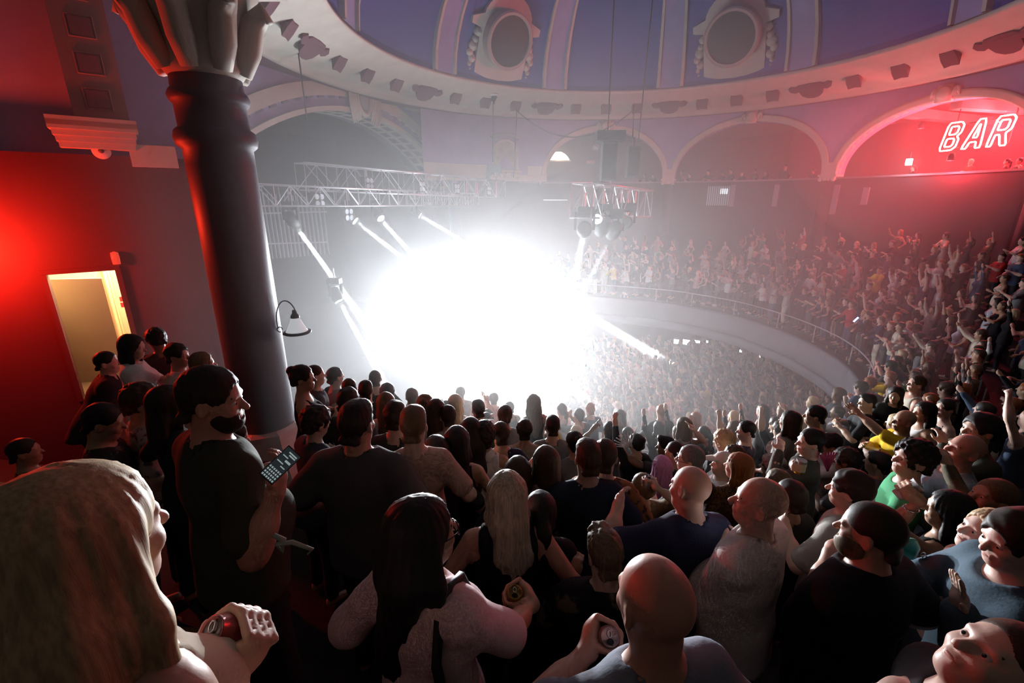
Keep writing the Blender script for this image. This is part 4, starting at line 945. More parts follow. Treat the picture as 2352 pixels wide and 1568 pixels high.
def hand_prims(H, f, n, grip, res, cyl_axis=None, rc=.033):
    """H wrist end, f fingers direction, n palm normal. Returns prims and the grip centre."""
    out = []; f = unit(f); n = unit(n - f*(n @ f)); b = np.cross(f, n)
    if res in 'CD': return [P_e(H + f*.055, (.044, .034, .075), np.stack([b, n, f], 1), .03)], H + f*.07 + n*.03
    if grip == 'can':
        A = unit(cyl_axis if cyl_axis is not None else np.array([0, 0, 1.])); e2 = unit(f - A*(f @ A)); e1 = unit(n - A*(n @ A) - e2*(n @ e2))
        pc = H + f*.055; C = pc + e1*(rc + .016)
        Rm = np.stack([A, e1, e2], 1); out.append(P_e(pc, (.043, .019, .052), Rm, .015)); out.append(P_c(H, pc, .030, .03, .02))
        for i in range(4):
            o = A*(.030 - .020*i); th = [2.15, 1.35, .55, -.15 + .1*i]; pr = None
            for t in th:
                q = C + o + (rc + .0085)*(math.cos(t)*e1 + math.sin(t)*e2) if t is not th[0] else pc + o*1.05 + e2*.045 + e1*.004
                if pr is not None: out.append(P_c(pr, q, .0098, .0088, .006))
                pr = q
        pr = H + f*.018 + A*.026 + e1*.012
        for t in (-2.0, -1.2, -.55):
            q = C + A*.040 + (rc + .0095)*(math.cos(t)*e1 + math.sin(t)*e2); out.append(P_c(pr, q, .0125, .0098, .008)); pr = q
        return out, C
    pc = H + f*.05; Rm = np.stack([b, n, f], 1); out.append(P_e(pc, (.041, .018, .054), Rm, .015)); out.append(P_c(H, pc, .029, .028, .02))
    for i in range(4):
        base = pc + f*.040 + b*(.030 - .020*i); L_ = [.072, .080, .074, .058][i]
        cu = {'relaxed': .45, 'open': .08, 'fist': 1.45, 'point': .05 if i == 0 else 1.45}[grip]; d = f; p = base; sp = (.06*(1.5-i)) if grip == 'open' else 0
        d = unit(f + b*sp)
        for sgm, fr in enumerate((.44, .32, .24)):
            a = cu*(1 if sgm else .8); d = unit(d*math.cos(a) + n*math.sin(a)) if a > .01 else d; nn = n
            # keep bending in the plane of d and palm
            q = p + d*L_*fr; out.append(P_c(p, q, .0095 - .0007*sgm, .0090 - .0008*sgm, .006)); p = q
            n_ = unit(np.cross(np.cross(d, n), d)) if abs(d @ n) < .98 else -f; n = n_
        n = unit(np.cross(b, f)) if False else unit(Rm[:, 1])
    tb = H + f*.020 + b*.032; m_ = tb + b*.028 + f*.030 + n*.012; e = m_ + f*.028 + b*(.004 if grip != 'fist' else -.03) + n*.008
    out += [P_c(tb - b*.01, m_, .0135, .0115, .010), P_c(m_, e, .0110, .0090, .006)]
    return out, pc + n*.04

def head_off(sp):
    s = sp.get('s', 1.0); RU = rotx(-math.radians(sp.get('lean', 0))) @ roty(math.radians(sp.get('side', 0)))
    hy, hp, hr = (math.radians(sp.get(k, 0)) for k in ('hy', 'hp', 'hr')); Rh = rotz(-hy) @ rotx(hp) @ roty(hr)
    NB = RU @ (np.array([0, -.012, .555])*s); HC = NB + np.array([0, .012, 0])*s + rotz(-hy) @ rotx(hp*.6) @ np.array([0, .010, .178])*s
    t = {'short': .011, 'buzz': .0045, 'wavy': .02, 'curly': .028, 'afro': .06, 'none': 0}.get(sp.get('hair', 'short'), .012)
    return HC + np.array([0, 0, (.122 + t)*s])
def build_person(sp):
    """sp: dict of the pose and look. Returns part -> (V, Q) in metres, feet at z = 0, facing +Y, and anchor points."""
    res = sp.get('res', 'B'); R_ = RES[res]; s = sp.get('s', 1.0); bw = sp.get('build', 1.0); bel = sp.get('belly', 0.0); hipz = sp.get('hip', .90)
    lean = math.radians(sp.get('lean', 0)); side = math.radians(sp.get('side', 0)); sex = sp.get('sex', 'm')
    RU = rotx(-lean) @ roty(side)
    pel = np.array([0, 0, hipz])
    def U(x, y, z): return pel + RU @ (np.array([x, y, z - .90])*s)
    uy = RU @ np.array([0, 1., 0])
    sw = .148*bw*(1 if sex == 'm' else .87)
    hy, hp, hr = (math.radians(sp.get(k, 0)) for k in ('hy', 'hp', 'hr'))
    Rh = rotz(-hy) @ rotx(hp) @ roty(hr)
    NB = U(0, -.012, 1.455); HC = NB + np.array([0, .012, 0])*s + rotz(-hy) @ rotx(hp*.6) @ np.array([0, .010, .178])*s
    def h(x, y, z): return HC + Rh @ (np.array([x, y, z])*s)
    # ---- torso, shared by body and clothes
    w0 = .150*bw if sex == 'm' else .158*bw; w1 = (.140 + bel*.25)*bw if sex == 'm' else (.122 + bel*.25)*bw; w2 = .168*bw if sex == 'm' else .142*bw
    def torso(inf=0.0, k=.06):
        T = [P_t(U(0, 0, .90), U(0, .004, 1.08), (w0 + inf)*s, (w1 + inf)*s, uy, .72, k), P_t(U(0, .004, 1.08), U(0, -.004, 1.30), (w1 + inf)*s, (w2 + inf)*s, uy, .66, k),
             P_c(U(-sw, -.015, 1.392), U(sw, -.015, 1.392), (.054 + inf)*s, (.054 + inf)*s, .05), P_t(U(0, -.01, 1.29), U(0, -.015, 1.38), (w2*.97 + inf)*s, .11*s, uy, .62, k)]
        for g in (-1, 1): T.append(P_c(U(0, -.022, 1.455), U(g*sw*.8, -.02, 1.402), (.044 + inf*.8)*s, (.042 + inf*.8)*s, .035))
        if bel: T.append(P_e(U(0, .06 + bel*.5, 1.06), np.array((.13*bw, .11 + bel, .15))*s + inf, None, .08))
        if sex == 'f':
            for g in (-1, 1): T.append(P_e(U(g*.068, .082, 1.285), np.array((.062, .055, .065))*s + inf, None, .04))
        return T
    body = torso(); L1, L2 = .285*s, .255*s; arms = {}; anchors = {}
    handfine = []
    for nm, g in (('L', -1), ('R', 1)):
        po = sp.get('arm' + nm, 'down'); shd = U(g*(sw + .020), -.012, 1.390)
        grip = sp.get('grip' + nm, 'relaxed'); n = None; axs = None
        if isinstance(po, str):
            x, y, z = HANDS[po]; hd = shd + RU @ (np.array([g*x, y, z])*s)
            if po == 'down': hd = shd + np.array([g*x, y, z])*s
        else: hd = np.array(po, float)
        if isinstance(po, str): pole = RU @ np.array([g*.55, -.55, -.5]) if po in ('down', 'hip', 'behind') else RU @ np.array([g*.75, -.2, -.7])
        else: pole = np.array(sp.get('pole' + nm, (g*.75, -.1, -.8)), float)
        el, hd = ik(shd, hd, L1, L2, pole); fd = unit(hd - el)
        fr = .049*bw if sex == 'm' else .040*bw
        body += [P_c(shd, el, fr*1.08*s, fr*.86*s, .03), P_c(el, hd, fr*.88*s, fr*.58*s, .025), P_c(el*.8 + hd*.2, el*.5 + hd*.5, fr*.93*s, fr*.82*s, .04)]
        nrm = unit(np.cross(fd, np.cross(np.array([-g, .15, 0]), fd)) + 1e-6)
        if 'palm' + nm in sp: nrm = np.array(sp['palm' + nm], float)
        fdir = np.array(sp['fing' + nm], float) if 'fing' + nm in sp else fd
        if grip == 'can' and 'fing' + nm not in sp:
            A_ = unit(np.array(sp.get('axis' + nm, (0, 0, 1.)), float))
            if abs(fd @ A_) > .6: fdir = unit(RU @ np.array([-g*.25, 1, 0])); fdir = unit(fdir - A_*(fdir @ A_))
        hpr, ctr = hand_prims(hd, fdir, nrm, grip, res, sp.get('axis' + nm)); body += hpr
        arms[nm] = (shd, el, hd); anchors['hand' + nm] = ctr
        if res in 'AB': handfine.append((hd + unit(fdir)*.07, .115))
    # ---- head and neck
    body += [P_c(U(0, -.018, 1.42), h(0, -.022, -.075), (.060 if sex == 'm' else .050)*s*min(bw, 1.15), (.057 if sex == 'm' else .047)*s, .03),
             P_e(h(0, -.014, .034), np.array((.0765, .0965, .0885))*s, Rh, .03), P_e(h(0, .020, -.036), np.array((.059, .066, .082))*s, Rh, .05)]
    body += [P_e(h(0, .052, -.088), np.array((.034, .030, .024))*s, Rh, .03)]
    if res != 'D':
        body += [P_c(h(0, .084, .004), h(0, .106, -.026), .0095*s, .0135*s, .010)]
        for g in (-1, 1): body += [P_e(h(g*.0785, -.010, -.006), np.array((.010, .019, .033))*s, Rh @ rotz(g*.35), .008)]
    if res in 'AB':
        body += [P_c(h(-.036, .074, .020), h(.036, .074, .020), .013*s, .013*s, .012), P_c(h(-.016, .083, -.056), h(.016, .083, -.056), .0085*s, .0085*s, .006), P_c(h(-.013, .082, -.066), h(.013, .082, -.066), .0085*s, .0085*s, .006)]
        for g in (-1, 1):
            body += [P_e(h(g*.031, .096, .0), np.array((.017, .016, .012))*s, Rh, .012, True), P_e(h(g*.036, .062, -.030), np.array((.022, .020, .020))*s, Rh, .02)] + ([] if sp.get('eyes') else [P_e(h(g*.030, .074, -.001), np.array((.0145, .013, .0125))*s, Rh, .003)])
            if res == 'A': body += [P_e(h(g*.089, -.004, -.004), np.array((.007, .011, .020))*s, Rh @ rotz(g*.35), .006, True)]
    # ---- legs
    legs = []
    st = sp.get('stance', .10)
    for g in (-1, 1):
        hip = np.array([g*.085*bw*s, 0, hipz - .02]); kn = np.array([g*st, .03, hipz*.52]); an = np.array([g*(st+.015), -.01, .08])
        legs.append((hip, kn, an)); body += [P_c(hip, kn, .082*bw*s, .054*s, .04), P_c(kn, an, .054*s, .036*s, .03), P_c(an - [0, .02, .035], an + [g*.02, .15, -.045], .034, .030, .02)]
    parts = {}
    fine = [(HC[i], [.115, .135, .145][i]*s, R_['head']) for i in range(3)]
    def axes(pr, coarse, fl):
        lo, hi = bounds(pr); return [axis(lo[i], hi[i], coarse, [(c[i], hh, st_) for c, hh, st_ in fl]) for i in range(3)]
    if res in 'AB':
        fl = [(HC, .13*s, R_['head'])] + [(c, hh, R_['hand']) for c, hh in handfine if sp.get('finehands', True)]
    else: fl = [(HC, .13*s, R_['head'])]
    ax = axes(body, R_['body'], fl); parts['body'] = nets(field(body, ax), ax)
    seed = sp.get('seed', 1); rs = np.random.RandomState(seed); ph = rs.rand(8)*6.28
    # ---- top
    top = sp.get('top', 'tee')
    if top != 'none':
        inf = {'tee': .015, 'tank': .012, 'long': .016, 'hoodie': .030, 'jacket': .030, 'loose': .030, 'vest': .013, 'dress': .014}[top] + sp.get('loose', 0)
        T = torso(inf, .05)
        T.append(P_t(U(0, 0, .96), U(0, 0, .78), (w0 + inf + .008)*s, (w0 + inf + .022)*s, uy, .80, .05))
        for nm, g in (('L', -1), ('R', 1)):
            shd, el, hd = arms[nm]; fr = .049*bw if sex == 'm' else .040*bw
            if top in ('tee', 'loose'):
                e = shd + (el - shd)*(.74 if top == 'tee' else .95); T.append(P_c(shd, e, (fr*1.02 + inf*.8)*s, (fr*.98 + inf*.8 + .012)*s, .035))
            elif top in ('long', 'hoodie', 'jacket'):
                T += [P_c(shd, el, (fr*1.08 + inf)*s, (fr*.95 + inf)*s, .04), P_c(el, el + (hd-el)*.92, (fr*.95 + inf)*s, (fr*.66 + inf*.9)*s, .03)]
            elif top == 'dress': T.append(P_c(shd, shd + (el - shd)*.15, (fr*1.0 + inf)*s, (fr + inf)*s, .04))
        if top == 'hoodie': T.append(P_e(U(0, -.085, 1.46), np.array((.11, .055, .06))*s, None, .04))
        nk = {'tee': (.078, .085, .055), 'tank': (.105, .115, .10), 'long': (.074, .08, .05), 'hoodie': (.085, .095, .07), 'jacket': (.075, .10, .07), 'loose': (.08, .09, .055), 'vest': (.1, .11, .1), 'dress': (.105, .11, .11)}[top]
        T.append(P_e(U(0, .022 if res in 'AB' else .04, 1.505), np.array(nk)*s*(1 if res in 'AB' else .85), None, .012, True)); T.append(P_c(U(0, -.02, 1.44), h(0, -.02, -.04), .062*s, .06*s, .008, True))
        if top in ('tank', 'vest'):
            for nm, g in (('L', -1), ('R', 1)): T.append(P_e(U(g*(sw + .065), -.01, 1.42), np.array((.085, .13, .15))*s, None, .015, True))
        wr = sp.get('wrinkle', .0045 if res == 'A' else .004 if res == 'B' else 0)
        def warp(x, y, z): return wr*(np.sin(19*x + 9*z + ph[0] + 2*np.sin(7*z + ph[1])) * np.sin(15*z - 8*y + ph[2] + 2*np.sin(9*x + ph[3])) + .6*np.sin(31*z + 17*x + ph[4])*np.sin(23*y + 11*x + ph[5]))
        hem = sp.get('hem', .80 if top != 'dress' else .5)
        if top == 'dress': T.append(P_t(U(0, 0, .9), U(0, 0, .55), (w0 + inf)*s, (w0 + .07)*s, uy, .85, .05))
        hz_ = pel[2] + (hem - .90)*s
        ax = axes(T, R_['cloth'], []); parts['top'] = nets(field(T, ax, [((0, 0, -1), -hz_)], warp if wr else None), ax)
    # ---- trousers
    if sp.get('trousers', True):
        T = [P_t((0, 0, hipz + .03), (0, 0, hipz - .06), (w0 + .012)*s, (w0 + .014)*s, (0, 1, 0), .75, .05)]
        for hip, kn, an in legs: T += [P_c(hip, kn, (.088*bw + .012)*s, .072*s, .04), P_c(kn, an + [0, 0, .02], .072*s, .062*s, .03)]
        ax = axes(T, R_['cloth']*1.4, []); parts['trousers'] = nets(field(T, ax, [((0, 0, 1), hipz + .07), ((0, 0, -1), -.07)]), ax)
    # ---- hair
    hs = sp.get('hair', 'short'); Hh = []; planes = []; amp = 0; freq = 14
    up = Rh[:, 2]; fw = Rh[:, 1]
    Ry = rotz(-hy)
    def hg(x, y, z): return HC + Ry @ (np.array([x, y, z])*s)                 # hangs with gravity
    cut = lambda zz=.070, wid=.074: P_e(h(0, .118, zz - .105), np.array((wid, .090, .108))*s, Rh, .012, True)
    def cap(t, k=.02): return P_e(h(0, -.016, .036), np.array((.0765 + t, .0965 + t, .0885 + t))*s, Rh, k)
    nape = ((-up), -(HC @ up) + .072*s)
    ear = [P_e(h(g*.088, .012, -.03), np.array((.022, .038, .052))*s, Rh, .008, True) for g in (-1, 1)]
    if hs in ('short', 'buzz', 'fade', 'wavy', 'curly', 'quiff', 'slick', 'afro', 'balding'):
        t = {'short': .0085, 'buzz': .004, 'fade': .0055, 'wavy': .016, 'curly': .028, 'quiff': .010, 'slick': .008, 'afro': .06, 'balding': .006}[hs]
        Hh = [cap(t)]
        if hs in ('fade', 'quiff'): Hh.append(P_e(h(0, .006, .082), np.array((.074, .095, .050))*s, Rh, .02))
        if hs == 'quiff': Hh.append(P_e(h(0, .065, .112), np.array((.055, .04, .03))*s, Rh, .02))
        if hs == 'slick': Hh.append(P_e(h(0, -.04, .05), np.array((.084, .085, .082))*s, Rh, .02))
        Hh += [P_c(h(-.035, -.085, -.055), h(.035, -.085, -.055), (.022 + t*.4)*s, (.022 + t*.4)*s, .03), cut(.075 if hs not in ('curly', 'wavy', 'afro') else .066)] + (ear if hs != 'afro' else [])
        if hs == 'balding': Hh.append(P_e(h(0, .03, .11), np.array((.07, .11, .06))*s, Rh, .01, True))
        planes = [nape]; amp = {'short': .003, 'buzz': .0, 'fade': .0025, 'wavy': .006, 'curly': .011, 'quiff': .0045, 'slick': .001, 'afro': .010, 'balding': .001}[hs]; freq = {'curly': 95, 'afro': 90, 'wavy': 50}.get(hs, 70)
    elif hs in ('long', 'longwide', 'bob', 'pony', 'bun', 'braids', 'halfup'):
        Hh = [cap(.013)]
        if hs in ('long', 'longwide', 'bob', 'halfup'):
            Lh = sp.get('hlen', {'long': .36, 'longwide': .50, 'bob': .15, 'halfup': .34}[hs]); wd = 1.35 if hs == 'longwide' else 1.0; lf = RU @ np.array([0, 0, -1.])
            Hh += [P_t(h(0, -.052, .03), hg(0, -.075, -.10), .082*s, .088*wd*s, Ry @ np.array([0, 1., 0]), .75, .04)]
            if Lh > .2: Hh += [P_t(hg(0, -.075, -.10), hg(sp.get('hsway', 0)*.5, -.098, -.10 - Lh*.5), .088*wd*s, .092*wd*s, Ry @ np.array([0, 1., 0]), .55, .04), P_t(hg(sp.get('hsway', 0)*.5, -.098, -.10 - Lh*.5), hg(sp.get('hsway', 0), -.115, -.08 - Lh), .092*wd*s, .050*wd*s, Ry @ np.array([0, 1., 0]), .45, .04)]
            for g in (-1, 1): Hh += [P_c(h(g*.066, .004, .045), hg(g*.083*wd, -.008, -.11), .026*s, .026*s, .03), P_c(hg(g*.083*wd, -.008, -.11), hg(g*.085*wd, .0, -.10 - Lh*.55), .026*s, .018*s, .03)]
            if sp.get('fringe'): Hh += [P_e(h(0, .072, .060), np.array((.06, .026, .036))*s, Rh, .02)]
        else:
            Hh += [P_c(h(-.04, -.08, -.03), h(.04, -.08, -.03), .03*s, .03*s, .03)] + ear; planes = [nape]
            if hs == 'pony':
                Hh2 = [P_c(h(0, -.105, .035), hg(0, -.150, -.01), .030*s, .040*s, .02), P_c(hg(0, -.150, -.01), hg(0, -.155, -.16), .040*s, .036*s, .02), P_c(hg(0, -.155, -.16), hg(0, -.135, -.30), .036*s, .014*s, .02)]
                Hh += Hh2; planes = []
            if hs == 'bun': Hh += [P_e(h(0, -.095, .085), np.array((.045, .045, .042))*s, Rh, .01)]
            if hs == 'braids':
                planes = []
                for i in range(9):
                    a = -1.3 + i*.325; Hh += [P_c(h(.078*math.sin(a), -.075*math.cos(a) - .02, .02), hg(.095*math.sin(a), -.095*math.cos(a) - .02, -.30), .016*s, .011*s, .006)]
        Hh.insert(len(Hh), P_e(h(0, .130, -.018), np.array((.066, .105, .105))*s, Rh, .014, True)); amp = sp.get('hamp', .0022); freq = 19
    if Hh:
        lo, hi = bounds(Hh, .02); coarse = R_['hair']; ax = [axis(lo[i], hi[i], coarse if i < 2 else coarse*(1.0 if hs not in ('long', 'longwide') else 1.35), []) for i in range(3)]
        def hwarp(x, y, z):
            th = np.arctan2(x - HC[0], -(y - HC[1]))
            if hs in ('curly', 'afro', 'wavy'): return amp*np.sin(freq*x + ph[0] + 2*np.sin(40*z))*np.sin(freq*y + ph[1])*np.sin(freq*z + ph[2])
            if hs in ('short', 'fade', 'quiff', 'slick', 'balding'): return amp*(.6*np.sin(130*x + 60*y + ph[0] + 2*np.sin(55*z))*np.sin(70*y - 40*z + ph[1]) + .5*np.sin(24*th + 30*z + ph[2]) + .35*np.sin(160*z + 90*x + ph[3]))
            return amp*(np.sin(freq*th + ph[0] + 1.6*np.sin(5*z + ph[1]) + 3*z) + .4*np.sin(freq*1.7*th + ph[2] + 4*z))
        parts['hair'] = nets(field(Hh, ax, planes, hwarp if amp and res in 'ABC' else None), ax)
    if sp.get('beard'):
        t = {'stubble': .003, 'short': .007, 'full': .014}[sp['beard']]
        Bp = [P_e(h(0, .022, -.050), np.array((.060 + t, .068 + t, .073 + t))*s, Rh, .03), P_e(h(0, .054, -.09), np.array((.036 + t, .032 + t, .026 + t))*s, Rh, .03), P_e(h(0, .10, -.018), np.array((.05, .06, .034))*s, Rh, .008, True), P_e(h(0, .106, -.060), np.array((.026, .03, .011))*s, Rh, .006, True)]
        ax = axes(Bp, R_['hair'], []); parts['beard'] = nets(field(Bp, ax, [(up, HC @ up - .018*s), (-fw, -(HC @ fw) + .008*s)]), ax)
    if sp.get('hat') == 'cap':
        Bp = [P_e(h(0, -.014, .045), np.array((.090, .108, .093))*s, Rh, .02), P_t(h(0, .09, .055), h(0, .155, .045), .062*s, .055*s, up, .16, .01)]
        ax = axes(Bp, R_['hair'], []); parts['cap'] = nets(field(Bp, ax, [(-up, -(HC @ up) - .030*s)]), ax)
    anchors.update(HC=HC, Rh=Rh, top=h(0, -.014, .1225)[2], headtop=h(0, -.01, .122), U=U, RU=RU, s=s, arms=arms, pel=pel, sw=sw)
    return parts, anchors

# ------------------------------------------------------------------ looks
SKIN = {'fair': (.56, .36, .28), 'pale': (.62, .43, .35), 'tan': (.44, .26, .17), 'olive': (.40, .25, .16), 'brown': (.22, .115, .07), 'dark': (.10, .055, .035), 'ruddy': (.52, .27, .20)}
HAIRC = {'black': (.012, .010, .010), 'dark': (.025, .017, .012), 'brown': (.06, .035, .02), 'light': (.16, .10, .055), 'blond': (.50, .37, .21), 'platinum': (.55, .46, .33), 'ginger': (.30, .10, .03), 'grey': (.22, .21, .20), 'pink': (.55, .22, .42), 'white': (.5, .5, .48)}
def skin_mat(k): return mat('skin_' + k, SKIN[k], .48, bump=.10, bscale=220, bdist=.002, vary=.06, vscale=14, spec=.45)
def hair_mat(k): return mat('hair_' + k, HAIRC[k], .58, bump=.16, bscale=40, bdist=.003, stretch=(14, 14, .3), vary=.4, vscale=10, spec=.3)
def cloth(rgb, pattern=None):
    nm = 'cloth_%02x%02x%02x' % tuple(int(min(c, 1)*255) for c in rgb) + ('_' + pattern[0] if pattern else '')
    return mat(nm, rgb, .85, bump=.35, bscale=90, bdist=.003, vary=.08, vscale=9, spec=.2, mottle=pattern[1] if pattern else None)
def stripes(name, c1, c2, scale, axis_='Z'):
    if name in MATS: return MATS[name]
    m = mat(name, c1, .85); nt = m.node_tree; b = nt.nodes['Principled BSDF']; tc = nt.nodes.new('ShaderNodeTexCoord'); wv = nt.nodes.new('ShaderNodeTexWave'); wv.bands_direction = axis_; wv.inputs['Scale'].default_value = scale
    rp = nt.nodes.new('ShaderNodeValToRGB'); rp.color_ramp.interpolation = 'CONSTANT'; rp.color_ramp.elements[0].color = (*c1, 1); rp.color_ramp.elements[1].color = (*c2, 1); rp.color_ramp.elements[1].position = .5
    nt.links.new(tc.outputs['Object'], wv.inputs[0]); nt.links.new(wv.outputs['Fac'], rp.inputs[0]); nt.links.new(rp.outputs[0], b.inputs['Base Color']); return m
WHITE, BLACK, NAVY, CHAR, GREY, BEIGE, OLIVE = (.70, .70, .70), (.012, .012, .014), (.020, .026, .055), (.045, .045, .048), (.20, .20, .21), (.40, .36, .30), (.045, .050, .035)
DENIM, PINK, GREEN, YELLOW, RED, BROWNC, CREAMC = (.06, .09, .15), (.60, .34, .36), (.05, .28, .13), (.75, .48, .02), (.42, .03, .03), (.10, .05, .025), (.62, .57, .46)
COLNAME = {WHITE: 'white', BLACK: 'black', NAVY: 'navy', CHAR: 'charcoal', GREY: 'grey', BEIGE: 'beige', OLIVE: 'olive', DENIM: 'denim blue', PINK: 'pink', GREEN: 'green', YELLOW: 'yellow', RED: 'red', BROWNC: 'brown', CREAMC: 'cream'}
PNAME = {'body': 'body', 'top': 'top', 'trousers': 'trousers', 'hair': 'hair', 'beard': 'beard', 'cap': 'cap'}
PLACED = []; DEPK = 1.0
def add_person(label, px, py, dep, yaw, **sp):
    sp = dict(sp); sp['seed'] = len(PLACED) + 11; th = math.radians(yaw); Rw = rotz(-th)
    sp['hy'] = sp.get('hy', 0)
    off = head_off(sp); best = None; dep *= DEPK
    for k in np.linspace(.95, 1.06, 23):
        P = at_depth(px, py, dep*k); root = P[:2] - (Rw @ off)[:2]; fz = sp.get('floor', None)
        if fz is None: fz = floor_z(root)
        hip = P[2] - off[2] - fz; cost = ((hip - .90*sp.get('s', 1))/.12)**2 + ((k-1)/.10)**2
        if best is None or cost < best[0]: best = (cost, P, root, fz, hip, k)
    _, P, root, fz, hip, kb = best
    if not .62 < hip < 1.2: print('HIP', label[:40], round(hip, 2), 'dep', dep)
    hip = min(max(hip, .60), 1.22); base = np.array([root[0], root[1], P[2] - off[2] - hip])
    sp['hip'] = hip
    for nm in 'LR':
        a = sp.get('arm' + nm)
        if a is not None and not isinstance(a, str):
            if len(a) == 3 and a[0] > 5: a = at_depth(a[0], a[1], a[2]*DEPK*kb)               # (pixel x, pixel y, depth)
            sp['arm' + nm] = Rw.T @ (np.array(a, float) - base)
        for key in ('axis', 'palm', 'fing', 'pole'):
            if key + nm in sp: sp[key + nm] = Rw.T @ np.array(sp[key + nm], float)
    parts, an = build_person(sp)
    t = thing('person', label, 'person', base, -th)
    sk = skin_mat(sp.get('skin', 'fair'))
    tm = sp.get('tmat') or cloth(sp.get('tcol', BLACK), sp.get('pat'))
    ms = {'body': sk, 'top': tm, 'trousers': cloth(sp.get('pcol', (.02, .022, .03))), 'hair': hair_mat(sp.get('hcol', 'dark')), 'beard': hair_mat(sp.get('bcol', sp.get('hcol', 'dark'))), 'cap': cloth(sp.get('hatcol', WHITE))}
    for n, (V, Q) in parts.items():
        if len(Q): link(sp.get('tname', 'tshirt') if n == 'top' else PNAME[n], np_mesh(n, V, Q, ms[n]), t)
    an['root'] = t; an['M'] = Matrix.Translation(Vector(base)) @ Matrix.Rotation(-th, 4, 'Z'); an['W'] = lambda p: base + Rw @ np.array(p, float); an['Rw'] = Rw
    HC, Rh, s = an['HC'], an['Rh'], an['s']
    if sp.get('eyes'):
        MB().lathe([(0, -.006), (.012, -.005), (.014, 0), (.012, .005), (0, .006)], 12, HC + Rh @ (np.array([0, .0845, -.061])*s), Rh @ rotx(-.1), scale=(1.7, .62)).build('lips', mat('lips_' + sp.get('skin', 'fair'), tuple(c*f for c, f in zip(SKIN[sp.get('skin', 'fair')], (.85, .55, .55))), .45), t, True)
        for g in (-1, 1):
            MB().lathe([(.0125*math.sin(q), -.0125*math.cos(q)) for q in np.linspace(0, math.pi, 9)], 12, HC + Rh @ (np.array([g*.031, .0735, 0])*s), Rh).build('eyeball', mat('eye_white', (.62, .58, .55), .2), t, True)
            MB().lathe([(0, .0125), (.004, .0122), (.0055, .0115)], 10, HC + Rh @ (np.array([g*.031, .0738, 0])*s), Rh @ rotx(-math.pi/2)).build('iris', mat('eye_dark', (.01, .008, .006), .15), t)
            c_ = [HC + Rh @ (np.array([g*.031 + .019*math.cos(q)*.95, .0835 - .010*abs(math.cos(q)), .024 + .003*math.sin(q)])*s) for q in np.linspace(.2, math.pi-.2, 6)]
            MB().tube(c_, .0035*s, 5).build('eyebrow', ms['hair'], t, True)
    if sp.get('glasses'):
        fr = mat('spectacle_frame', (.02, .015, .015), .3); mb = MB()
        for g in (-1, 1):
            mb.tube([HC + Rh @ (np.array([g*.033 + .026*math.cos(q), .100 - .010*abs(.5*math.cos(q)), -.002 + .021*math.sin(q)])*s) for q in np.linspace(0, 2*math.pi, 15)[:-1]], .0024*s, 5, closed=True)
            mb.tube([HC + Rh @ (np.array(p)*s) for p in ((g*.060, .094, .004), (g*.076, .06, .006), (g*.082, -.005, .006), (g*.080, -.02, -.006))], .0022*s, 5)
        mb.tube([HC + Rh @ (np.array(p)*s) for p in ((-.008, .100, .002), (0, .104, .004), (.008, .100, .002))], .002*s, 5); mb.build('spectacles', fr, t, True)
    if sp.get('earring'):
        for g in (-1, 1): MB().lathe([(0, -.008), (.007, 0), (0, .008)], 8, HC + Rh @ (np.array([g*.083, -.006, -.046])*s)).build('earring', mat('silver', (.8, .8, .82), .15, metal=1), t, True)
    PLACED.append((P, t)); return an
def attach(o, an):                                   # hang a piece built in world space on its wearer
    o.parent = an['root']; o.matrix_parent_inverse = an['M'].inverted(); return o

# ------------------------------------------------------------------ held things
def make_can(p, ax, label, col=(.6, .6, .62), lid=(.62, .62, .63), band=None, metal=.6, h=.122, r=.033, tab=True):
    ax = unit(ax); x = unit(np.cross(ax, (0, 1, .3))); y = np.cross(ax, x); Rm = np.stack([x, y, ax], 1)
    t = thing('drink_can', label, 'can', p); lo, hi = -h*.5, h*.5
    MB().lathe([(0, lo+.004), (r*.72, lo), (r*.98, lo+.010), (r, lo+.016), (r, hi-.018), (r*.82, hi-.003), (r*.84, hi), (r*.80, hi), (r*.78, hi-.004)], 24, (0, 0, 0), Rm).build('can_body', mat('can_%02x%02x%02x' % tuple(int(c*255) for c in col), col, .3, metal=metal, vary=.25, vscale=25), t, True)
    MB().lathe([(0, hi-.004), (r*.79, hi-.004)], 24, (0, 0, 0), Rm).build('lid', mat('can_lid_%02x%02x%02x' % tuple(int(c*255) for c in lid), lid, .3, metal=.8), t)
    if tab:
        MB().lathe([(0, .0006), (r*.36, .0006)], 12, Rm @ np.array([0, r*.38, hi-.0035]), Rm, scale=(1, .75)).build('opening', blackm, t)
        mb = MB(); mb.tube([Rm @ np.array([r*.2*math.cos(q), -r*.25 + r*.3*math.sin(q), hi]) for q in np.linspace(0, 2*math.pi, 11)[:-1]], .002, 5, closed=True); mb.build('ring_pull', mat('can_silver', (.7, .7, .7), .25, metal=.9), t, True)
    if band: MB().lathe([(r*1.004, hi-.045), (r*1.004, hi-.020)], 24, (0, 0, 0), Rm).build('printed_band', mat('band_%02x%02x%02x' % tuple(int(c*255) for c in band), band, .4), t, True)
    return t
